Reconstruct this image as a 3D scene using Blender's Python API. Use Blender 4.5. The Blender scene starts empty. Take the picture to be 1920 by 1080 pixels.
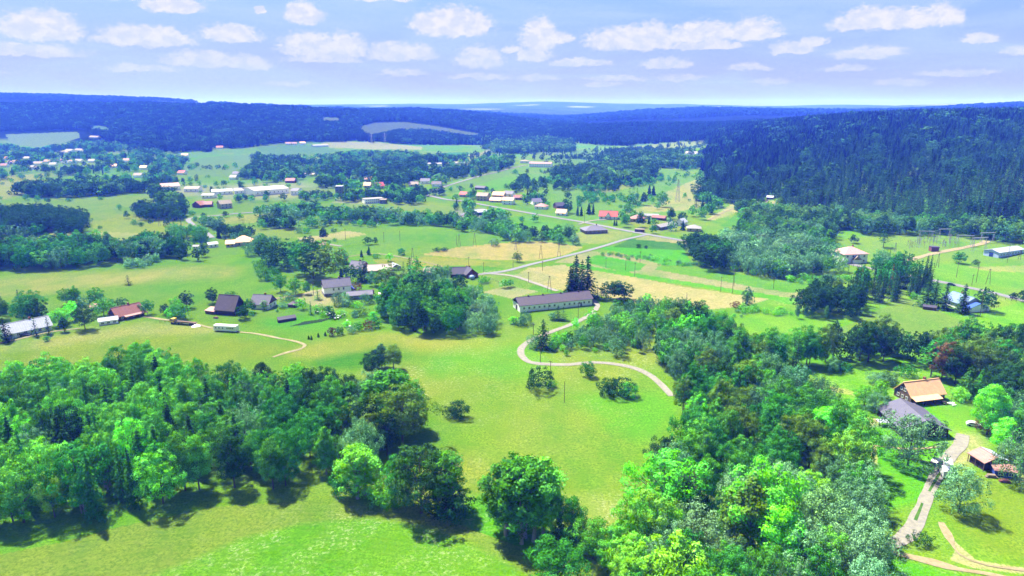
import bpy, math, random
import numpy as np
R = math.radians
rng = np.random.default_rng(7)
random.seed(7)
SC = bpy.context.scene
COL = SC.collection

# ------------------------------------------------------------------ camera, sky, sun, exposure
H = 100.0                      # drone height over the valley floor
PITCH = R(14.9)
FPX = 1280.0                   # focal length in pixels of a 1920 px wide picture
cam_d = bpy.data.cameras.new('camera')
cam = bpy.data.objects.new('camera', cam_d); COL.objects.link(cam)
cam.location = (0, 0, H); cam.rotation_euler = (R(90) - PITCH, 0, 0)
cam_d.lens = 24.0; cam_d.sensor_width = 36.0; cam_d.clip_start = 1.0; cam_d.clip_end = 60000
SC.camera = cam
SC.view_settings.view_transform = 'Standard'; SC.view_settings.look = 'None'
SC.view_settings.gamma = 1.0; SC.view_settings.exposure = 2.0
SC.cycles.volume_bounces = 1
SC.cycles.max_bounces = 6
SC.cycles.diffuse_bounces = 3
SC.cycles.transmission_bounces = 3
SC.cycles.use_denoising = True
SC.render.use_persistent_data = False

SUN_EL, SUN_AZ = 59.0, -42.0   # azimuth from the view direction (+Y), negative = to the left
sd = bpy.data.lights.new('sun', 'SUN'); sun = bpy.data.objects.new('sun', sd); COL.objects.link(sun)
sd.energy = 5.0; sd.angle = R(0.53); sd.color = (1.0, 0.965, 0.90)
sun.rotation_euler = (R(90 - SUN_EL), 0, R(180 - SUN_AZ) + R(0))
# a sun lamp shines along its local -Z; rotating X by (90-el) and Z by a aims it from azimuth (180+a)
sun.rotation_euler = (R(90 - SUN_EL), 0, R(180) - R(SUN_AZ))

W = bpy.data.worlds.new('World'); SC.world = W; W.use_nodes = True
nt = W.node_tree; nt.nodes.clear()
class NB:
    """small helper to write node graphs"""
    def __init__(s, nt): s.nt = nt
    def n(s, typ, **kw):
        nd = s.nt.nodes.new(typ)
        for k, v in kw.items():
            if k == 'ins':
                for i, val in v.items():
                    if hasattr(val, 'is_linked') or hasattr(val, 'node'): s.nt.links.new(val, nd.inputs[i])
                    else: nd.inputs[i].default_value = val
            else: setattr(nd, k, v)
        return nd
    def m(s, op, a, b=0.0, c=0.0, clamp=False):
        return s.n('ShaderNodeMath', operation=op, use_clamp=clamp, ins={0: a, 1: b, 2: c}).outputs[0]
    def v(s, op, a, b=(0, 0, 0), c=(0, 0, 0)):
        nd = s.n('ShaderNodeVectorMath', operation=op, ins={0: a, 1: b})
        if op == 'MULTIPLY_ADD':
            if hasattr(c, 'node'): s.nt.links.new(c, nd.inputs[2])
            else: nd.inputs[2].default_value = c
        return nd.outputs['Value'] if op == 'LENGTH' else nd.outputs[0]
    def mix(s, f, a, b, bt='MIX'):
        nd = s.n('ShaderNodeMix', data_type='RGBA', blend_type=bt)
        for i, val in ((0, f), (6, a), (7, b)):
            if hasattr(val, 'node'): s.nt.links.new(val, nd.inputs[i])
            else: nd.inputs[i].default_value = val if i == 0 else (tuple(val) + (1,))[:4]
        return nd.outputs[2]
    def rng(s, x, a, b, c=0.0, d=1.0, smooth=False):
        nd = s.n('ShaderNodeMapRange', ins={0: x, 1: a, 2: b, 3: c, 4: d})
        if smooth: nd.interpolation_type = 'SMOOTHSTEP'
        return nd.outputs[0]
    def noise(s, vec, scale, detail=4.0, rough=0.55, dist=0.0):
        nd = s.n('ShaderNodeTexNoise', ins={'Scale': scale, 'Detail': detail, 'Roughness': rough, 'Distortion': dist})
        if vec is not None: s.nt.links.new(vec, nd.inputs['Vector'])
        return nd.outputs['Fac']
def lin(c):
    return tuple(((v / 255) / 12.92 if v / 255 <= .04045 else ((v / 255 + .055) / 1.055) ** 2.4) for v in c)

B = NB(nt)
sky = B.n('ShaderNodeTexSky', sky_type='NISHITA', sun_disc=False)
sky.sun_elevation = R(SUN_EL); sky.sun_rotation = R(SUN_AZ)
sky.air_density = 1.1; sky.dust_density = 1.2; sky.ozone_density = 3.0; sky.altitude = 400
tc = B.n('ShaderNodeTexCoord')
sep = B.n('ShaderNodeSeparateXYZ', ins={0: tc.outputs['Generated']})
X, Y, Z = sep.outputs[0], sep.outputs[1], sep.outputs[2]
u = B.m('MULTIPLY', B.m('ARCTAN2', X, Y), 1324.0)
hyp = B.m('SQRT', B.m('ADD', B.m('MULTIPLY', X, X), B.m('MULTIPLY', Y, Y)))
vv = B.m('MULTIPLY', B.m('DIVIDE', Z, B.m('MAXIMUM', hyp, 0.05)), 1370.0)
uv = B.n('ShaderNodeCombineXYZ', ins={0: u, 1: vv, 2: vv}).outputs[0]
# domain warp gives the cauliflower edges of the cumulus
n1 = B.n('ShaderNodeTexNoise', ins={'Vector': B.v('MULTIPLY', uv, (1 / 26, 1 / 17, 0)), 'Scale': 1.0, 'Detail': 5.0, 'Roughness': 0.6})
warp = B.v('MULTIPLY_ADD', B.v('SUBTRACT', n1.outputs['Color'], (.5, .5, .5)), (34, 20, 0), uv)
wz = B.n('ShaderNodeSeparateXYZ', ins={0: warp})
uvw = B.n('ShaderNodeCombineXYZ', ins={0: wz.outputs[0], 1: wz.outputs[1], 2: wz.outputs[1]}).outputs[0]
# (x, y of the flat base, half width, height) of each cloud, in degrees/px of the sky
CL = [(850,58,78,40),(812,55,40,26),(893,58,32,30),(1010,82,36,46),(1050,80,26,16),(1180,86,95,34),(1215,82,40,36),(1300,76,70,28),(1385,76,50,30),
      (1590,66,90,26),(1560,62,36,28),(1660,66,40,26),(1850,86,62,24),(1900,48,120,46),(590,44,36,28),(385,38,50,20),(520,38,10,12),
      (470,82,52,24),(600,100,60,32),(660,100,42,34),(740,108,46,26),(790,108,36,22),(900,118,48,28),(200,86,60,34),(340,92,80,26),
      (50,88,90,34),(420,126,60,22),(490,128,45,18),(1450,104,38,16),(1570,116,60,16),(1000,110,36,18),(1240,126,50,14),(560,2,110,16),
      (1090,122,60,12),(1380,134,40,10),(1540,138,40,9),(1700,148,60,8),(1870,132,60,14),(150,118,110,16),(620,118,70,12),(1300,96,80,12),
      (230,16,210,34),(60,26,90,50),(720,8,70,14),(1150,150,60,7),(900,146,60,8),(1720,98,26,12),(1010,148,40,9),(1130,160,34,7),(1270,150,44,8),(1420,158,38,7),(1620,162,46,7),(1780,118,34,12),(760,140,44,10),(330,140,60,10),(80,150,70,9),(560,160,50,7),(1480,92,26,10),(960,98,20,9),(-140,90,90,40),(2080,110,80,36)]
D = None
for (cx, cy, w, h) in CL:
    w, h = w * 1.03, h * 1.05; s_ = (1 / w, 1 / h, -2.4 / h); cc = (cx - 960, 200 - cy, 200 - cy)
    a = B.v('MULTIPLY_ADD', uvw, s_, tuple(-cc[i] * s_[i] for i in range(3)))
    d = B.v('LENGTH', B.v('MAXIMUM', a, (-1e5, 0, 0)))
    D = d if D is None else B.m('MINIMUM', D, d)
fine = B.noise(B.v('MULTIPLY', uv, (1 / 11, 1 / 7, 0)), 1.0, 4.0, .6)
mask = B.rng(B.m('ADD', D, B.m('MULTIPLY', B.m('SUBTRACT', fine, .5), .85)), 1.12, 0.66, 0, 1, True)
# thin veil of high cloud, in broad flat streaks
veil = B.rng(B.noise(B.v('MULTIPLY', uv, (1 / 330, 1 / 60, 0)), 1.0, 5.0, .6, .6), .36, .68, 0, .55, True)
base = B.n('ShaderNodeVectorMath', operation='SCALE', ins={0: sky.outputs[0], 3: 0.03}).outputs[0]
lowv = B.rng(vv, 0, 420, 1, 0, True)
SKY_LOW, SKY_TOP = (0.129, 0.119, 0.150), (0.050, 0.128, 0.255)
grad = B.mix(B.rng(vv, -10, 260, 0, 1), SKY_LOW, SKY_TOP)
skyc = B.mix(B.m('MULTIPLY', lowv, 0.9), base, grad)
skyc = B.mix(veil, skyc, (0.138, 0.175, 0.25))
shade = B.rng(B.noise(B.v('MULTIPLY', uvw, (1 / 22, 1 / 16, 0)), 1.0, 3.0, .5), .38, .62, 0, 1, True)
ccol = B.mix(shade, (0.185, 0.192, 0.25), (0.235, 0.225, 0.27))
fade = B.rng(vv, 20, 150, .25, .88, True)
skyc = B.mix(B.m('MULTIPLY', mask, fade), skyc, ccol)
bg = B.n('ShaderNodeBackground', ins={'Color': skyc, 'Strength': 1.0})
B.nt.links.new(bg.outputs[0], B.n('ShaderNodeOutputWorld').inputs['Surface'])
W.cycles.sampling_method = 'MANUAL'; W.cycles.sample_map_resolution = 1024

# ------------------------------------------------------------------ geometry of the view and of the land
ST, CT = math.sin(PITCH), math.cos(PITCH)
def project(P):
    P = np.asarray(P, float); x, y, z = P[..., 0], P[..., 1], P[..., 2] - H
    dep = y * CT - z * ST
    up = y * ST + z * CT
    dep = np.where(dep < 1e-3, 1e-3, dep)
    return 960 + FPX * x / dep, 540 - FPX * up / dep, dep
AZC = lambda px: math.atan((px - 960) / 1324.0)
PROF = {
 -500:[(1900,0),(2600,40),(3200,106),(3600,80),(4600,152),(6500,150),(10000,120)],
 0:   [(2150,0),(2450,10),(3100,104),(3500,80),(4600,150),(6000,150),(10000,120)],
 150: [(2000,0),(2300,20),(3000,106),(3450,80),(4600,142),(6000,140),(10000,115)],
 240: [(1600,0),(2900,110),(3400,85),(4700,134),(6000,130),(10000,110)],
 350: [(1600,0),(2750,105),(3400,75),(4800,116),(6000,120),(10000,112)],
 480: [(1640,0),(2600,96),(3300,62),(5000,106),(6500,100),(10000,120)],
 620: [(1750,0),(2600,80),(3300,60),(5500,80),(10000,124)],
 750: [(1950,0),(3000,90),(3600,60),(6000,70),(10000,138)],
 850: [(2000,0),(3000,79),(3600,50),(6000,60),(10000,136)],
 960: [(2150,0),(3000,55),(3600,20),(6000,40),(10000,137)],
 1070:[(2000,0),(2400,14),(3000,14),(3600,0),(6000,30),(10000,133)],
 1130:[(1950,0),(2400,30),(2900,16),(4500,42),(6000,20),(10000,135)],
 1200:[(1900,0),(2400,34),(2900,15),(4500,70),(6000,30),(10000,137)],
 1320:[(1850,0),(2400,38),(2900,20),(4500,80),(6000,40),(10000,131)],
 1380:[(1100,0),(1950,42),(2500,36),(4500,76),(6000,45),(9000,108)],
 1440:[(800,0),(1900,53),(2500,40),(4500,68),(6000,50),(9000,106)],
 1600:[(690,0),(1650,75),(2500,50),(5500,60),(9000,108)],
 1750:[(640,0),(1550,80),(2500,55),(7000,95),(9000,108)],
 1920:[(590,0),(1500,82),(2200,70),(4000,98),(9000,110)],
 2400:[(560,0),(1500,82),(2500,72),(4000,98),(9000,110)]}
RG = np.concatenate([np.linspace(0, 600, 31)[:-1], np.linspace(600, 5200, 185), np.geomspace(5300, 16000, 50)])
_cols = sorted(PROF); _az = np.array([AZC(c) for c in _cols])
_tab = np.array([np.interp(RG, [p[0] for p in PROF[c]], [p[1] for p in PROF[c]], left=0) for c in _cols])
AZG = np.linspace(-1.1, 1.1, 441)
TG = np.array([np.interp(AZG, _az, _tab[:, j]) for j in range(len(RG))]).T
def gsm(A, s, ax):
    k = np.exp(-.5 * (np.arange(-3 * s, 3 * s + 1) / s) ** 2); k /= k.sum()
    pad = [(0, 0), (0, 0)]; pad[ax] = (3 * s, 3 * s)
    Ap = np.pad(A, pad, mode='edge'); out = np.zeros_like(A)
    for i, w in enumerate(k):
        out += w * (Ap[i:i + A.shape[0]] if ax == 0 else Ap[:, i:i + A.shape[1]])
    return out
TG = gsm(gsm(TG, 7, 0), 3, 1)
def vnoise(x, y, cell, seed):
    """value noise, smooth, range -1..1"""
    x = np.asarray(x, float) / cell; y = np.asarray(y, float) / cell
    xi, yi = np.floor(x).astype(np.int64), np.floor(y).astype(np.int64)
    fx, fy = x - xi, y - yi; fx = fx * fx * (3 - 2 * fx); fy = fy * fy * (3 - 2 * fy)
    def hsh(a, b):
        n = (a * 374761393 + b * 668265263 + seed * 974634777) & 0xffffffff
        n = ((n ^ (n >> 13)) * 1274126177) & 0xffffffff
        return ((n ^ (n >> 16)) & 0xffff) / 32767.5 - 1
    return (hsh(xi, yi) * (1 - fx) + hsh(xi + 1, yi) * fx) * (1 - fy) + (hsh(xi, yi + 1) * (1 - fx) + hsh(xi + 1, yi + 1) * fx) * fy
def fbm(x, y, cell, seed, octs=4):
    s, a, t = 0, 1.0, 0
    for i in range(octs):
        s = s + a * vnoise(x, y, cell / 2 ** i, seed + i); t += a; a *= .55
    return s / t
def ground_z(x, y):
    x = np.asarray(x, float); y = np.asarray(y, float)
    r = np.hypot(x, y); az = np.clip(np.arctan2(x, y), -1.099, 1.099)
    ia = (az + 1.1) / 2.2 * 440; a0 = np.clip(ia.astype(int), 0, 439); fa = ia - a0
    rr = np.clip(r, 0, 15900); j = np.clip(np.searchsorted(RG, rr) - 1, 0, len(RG) - 2); fr = (rr - RG[j]) / (RG[j + 1] - RG[j])
    z = (TG[a0, j] * (1 - fa) + TG[a0 + 1, j] * fa) * (1 - fr) + (TG[a0, j + 1] * (1 - fa) + TG[a0 + 1, j + 1] * fa) * fr
    z = z + vnoise(x, y, 60, 3) * .5 + vnoise(x, y, 17, 4) * .12
    z = z + (vnoise(x, y, 420, 5) * 7 + vnoise(x, y, 150, 6) * 2.5) * np.clip((r - 1500) / 1200, 0, 1)
    azn = np.arctan2(x, y)
    roll = (np.sin(azn * 7.5 + 1.2) * 14 + np.sin(azn * 17 + .4) * 13 + np.sin(azn * 31) * 6) * np.exp(-((r - 9800) / 1500) ** 2) + (np.sin(azn * 11 + 2.4) * 16 + np.sin(azn * 23 + 1) * 13) * np.exp(-((r - 6600) / 900) ** 2)
    return z + vnoise(x, y, 1500, 8) * 10 * np.clip((r - 5000) / 3000, 0, 1) + roll
def at(px, py):
    """the point of the ground seen at a pixel"""
    a, b = (px - 960) / FPX, (540 - py) / FPX
    d = np.array([a, CT + b * ST, -ST + b * CT])
    t = np.geomspace(60, 9000, 3000)
    P = d[None] * t[:, None]; z = P[:, 2] + H - ground_z(P[:, 0], P[:, 1])
    k = np.nonzero(z < 0)[0]
    if len(k) == 0: return np.array([P[-1, 0], P[-1, 1], 0.0])
    i = k[0]; f = z[i - 1] / (z[i - 1] - z[i]) if i else 0
    q = P[i - 1] * (1 - f) + P[i] * f
    return np.array([q[0], q[1], float(ground_z(q[0], q[1]))])
def inpoly(x, y, poly):
    x = np.asarray(x); y = np.asarray(y); c = np.zeros(x.shape, bool); n = len(poly)
    for i in range(n):
        x1, y1 = poly[i]; x2, y2 = poly[i - 1]
        if y1 == y2: continue
        c ^= ((y1 > y) != (y2 > y)) & (x < (x2 - x1) * (y - y1) / (y2 - y1) + x1)
    return c

# ------------------------------------------------------------------ materials
MATS = {}
def material(name):
    m = bpy.data.materials.new(name); m.use_nodes = True; m.node_tree.nodes.clear(); MATS[name] = m
    return m, NB(m.node_tree)
def finish(b, bsdf):
    b.nt.links.new(bsdf, b.n('ShaderNodeOutputMaterial').inputs['Surface'])
def paint(name, col, var=.25, scale=1.5, rough=.75, metal=0.0, ribs=None, spec=.3):
    """a weathered surface: base colour broken up by two noises, ribs = (axis, width) for tiles, boards or sheet metal"""
    if name in MATS: return MATS[name]
    m, b = material(name); col = tuple(.72 * v for v in col)
    pos = b.n('ShaderNodeTexCoord').outputs['Object']
    n = b.noise(pos, scale, 5, .6); n2 = b.noise(pos, scale * 7, 2, .5)
    c = b.mix(b.rng(n, .3, .7), tuple(v * (1 - var) for v in col), tuple(min(1, v * (1 + var)) for v in col))
    c = b.mix(b.rng(n2, .4, .75, 0, .35), c, tuple(v * .6 for v in col))
    p = b.n('ShaderNodeBsdfPrincipled', ins={'Roughness': rough, 'Metallic': metal, 'Specular IOR Level': spec})
    if ribs:
        ax, w = ribs
        s3 = b.n('ShaderNodeSeparateXYZ', ins={0: pos}).outputs[ax]
        fr = b.m('FRACT', b.m('DIVIDE', s3, w))
        c = b.mix(b.rng(b.m('ABSOLUTE', b.m('SUBTRACT', fr, .5)), .34, .5, 0, .40), c, tuple(v * .45 for v in col))
        bp = b.n('ShaderNodeBump', ins={'Strength': .5, 'Distance': .05, 'Height': fr})
        b.nt.links.new(bp.outputs[0], p.inputs['Normal'])
    b.nt.links.new(c, p.inputs['Base Color'])
    finish(b, p.outputs[0]); return m

def leafmat(name, tint):
    """leaves: tint is the object's own colour or a stored attribute; each leaf varies a little"""
    m, b = material(name)
    c = b.n('ShaderNodeObjectInfo').outputs['Color'] if tint == 'object' else b.n('ShaderNodeAttribute', attribute_name='tint').outputs['Color']
    v = b.n('ShaderNodeAttribute', attribute_name='leafvar').outputs['Fac']
    hsv = b.n('ShaderNodeHueSaturation', ins={'Hue': b.rng(v, 0, 1, .485, .515), 'Saturation': b.rng(v, 0, 1, 1.1, .85), 'Value': b.rng(v, 0, 1, .55, 1.5), 'Color': c})
    dif = b.n('ShaderNodeBsdfDiffuse', ins={'Color': hsv.outputs[0]})
    tr = b.n('ShaderNodeBsdfTranslucent', ins={'Color': b.mix(.5, hsv.outputs[0], (.35, .6, .02), 'MULTIPLY')})
    a = b.n('ShaderNodeMixShader', ins={0: .20, 1: dif.outputs[0], 2: tr.outputs[0]})
    finish(b, a.outputs[0]); return m
LEAF = leafmat('leaf_of_one_tree', 'object'); LEAFM = leafmat('leaf_of_woods', 'attr')
BARK = paint('bark', (.10, .085, .065), .35, 3, .9)
BARKL = paint('pale_bark', (.32, .30, .26), .35, 3, .9)

# ------------------------------------------------------------------ object helpers
def tag(o, label=None, cat=None, group=None, kind=None):
    if label: o['label'] = label
    if cat: o['category'] = cat
    if group: o['group'] = group
    if kind: o['kind'] = kind
    return o
def np_mesh(name, V, F, mats, attrs=None, mat_idx=None, smooth=False):
    """V (n,3), F (m,k) -> mesh"""
    me = bpy.data.meshes.new(name)
    V = np.ascontiguousarray(V, np.float32); F = np.ascontiguousarray(F, np.int32); k = F.shape[1]
    me.vertices.add(len(V)); me.vertices.foreach_set('co', V.ravel())
    me.loops.add(F.size); me.loops.foreach_set('vertex_index', F.ravel())
    me.polygons.add(len(F)); me.polygons.foreach_set('loop_start', np.arange(0, F.size, k, dtype=np.int32))
    for m in mats: me.materials.append(m)
    if mat_idx is not None: me.polygons.foreach_set('material_index', np.asarray(mat_idx, np.int32))
    for nm, (typ, dom, data) in (attrs or {}).items():
        at_ = me.attributes.new(nm, typ, dom)
        at_.data.foreach_set('color' if 'COLOR' in typ else 'value', np.ascontiguousarray(data, np.float32).ravel())
    me.update(calc_edges=True)
    if smooth: me.polygons.foreach_set('use_smooth', np.ones(len(F), bool))
    return me
def mobj(name, me, parent=None, loc=(0, 0, 0)):
    o = bpy.data.objects.new(name, me); COL.objects.link(o); o.location = loc
    if parent: o.parent = parent
    return o
def empty(name, loc, rz=0.0, parent=None):
    o = bpy.data.objects.new(name, None); COL.objects.link(o); o.location = loc; o.rotation_euler = (0, 0, rz)
    o.empty_display_size = .5
    if parent: o.parent = parent
    return o
class MB:
    """collects solids into one mesh"""
    def __init__(s): s.v = []; s.f = []
    def poly(s, pts, faces):
        o = len(s.v); s.v += [tuple(p) for p in pts]; s.f += [tuple(i + o for i in f) for f in faces]; return s
    def box(s, x0, x1, y0, y1, z0, z1):
        return s.poly([(x0, y0, z0), (x1, y0, z0), (x1, y1, z0), (x0, y1, z0), (x0, y0, z1), (x1, y0, z1), (x1, y1, z1), (x0, y1, z1)],
                      [(0, 3, 2, 1), (4, 5, 6, 7), (0, 1, 5, 4), (1, 2, 6, 5), (2, 3, 7, 6), (3, 0, 4, 7)])
    def prism(s, prof, a0, a1, axis='x'):
        """profile of (p, z) pairs pushed along an axis"""
        n = len(prof)
        f = (lambda a, p, z: (a, p, z)) if axis == 'x' else (lambda a, p, z: (p, a, z))
        pts = [f(a0, p, z) for p, z in prof] + [f(a1, p, z) for p, z in prof]
        return s.poly(pts, [tuple(range(n))[::-1], tuple(range(n, 2 * n))] + [(i, (i + 1) % n, n + (i + 1) % n, n + i) for i in range(n)])
    def tube(s, a, b, ra, rb=None, n=6):
        a, b = np.array(a, float), np.array(b, float); rb = ra if rb is None else rb
        d = b - a; d /= np.linalg.norm(d) + 1e-9; h = np.array([0, 0, 1.]) if abs(d[2]) < .9 else np.array([1., 0, 0])
        p = np.cross(d, h); p /= np.linalg.norm(p); q = np.cross(d, p)
        pts = [tuple(c + r * (math.cos(2 * math.pi * i / n) * p + math.sin(2 * math.pi * i / n) * q)) for c, r in ((a, ra), (b, rb)) for i in range(n)]
        return s.poly(pts, [tuple(range(n))[::-1], tuple(range(n, 2 * n))] + [(i, (i + 1) % n, n + (i + 1) % n, n + i) for i in range(n)])
    def mesh(s, name, mat):
        me = bpy.data.meshes.new(name); me.from_pydata(s.v, [], s.f); me.materials.append(mat); me.update(); return me
    def build(s, name, mat, parent=None, loc=(0, 0, 0)): return mobj(name, s.mesh(name, mat), parent, loc)

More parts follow.
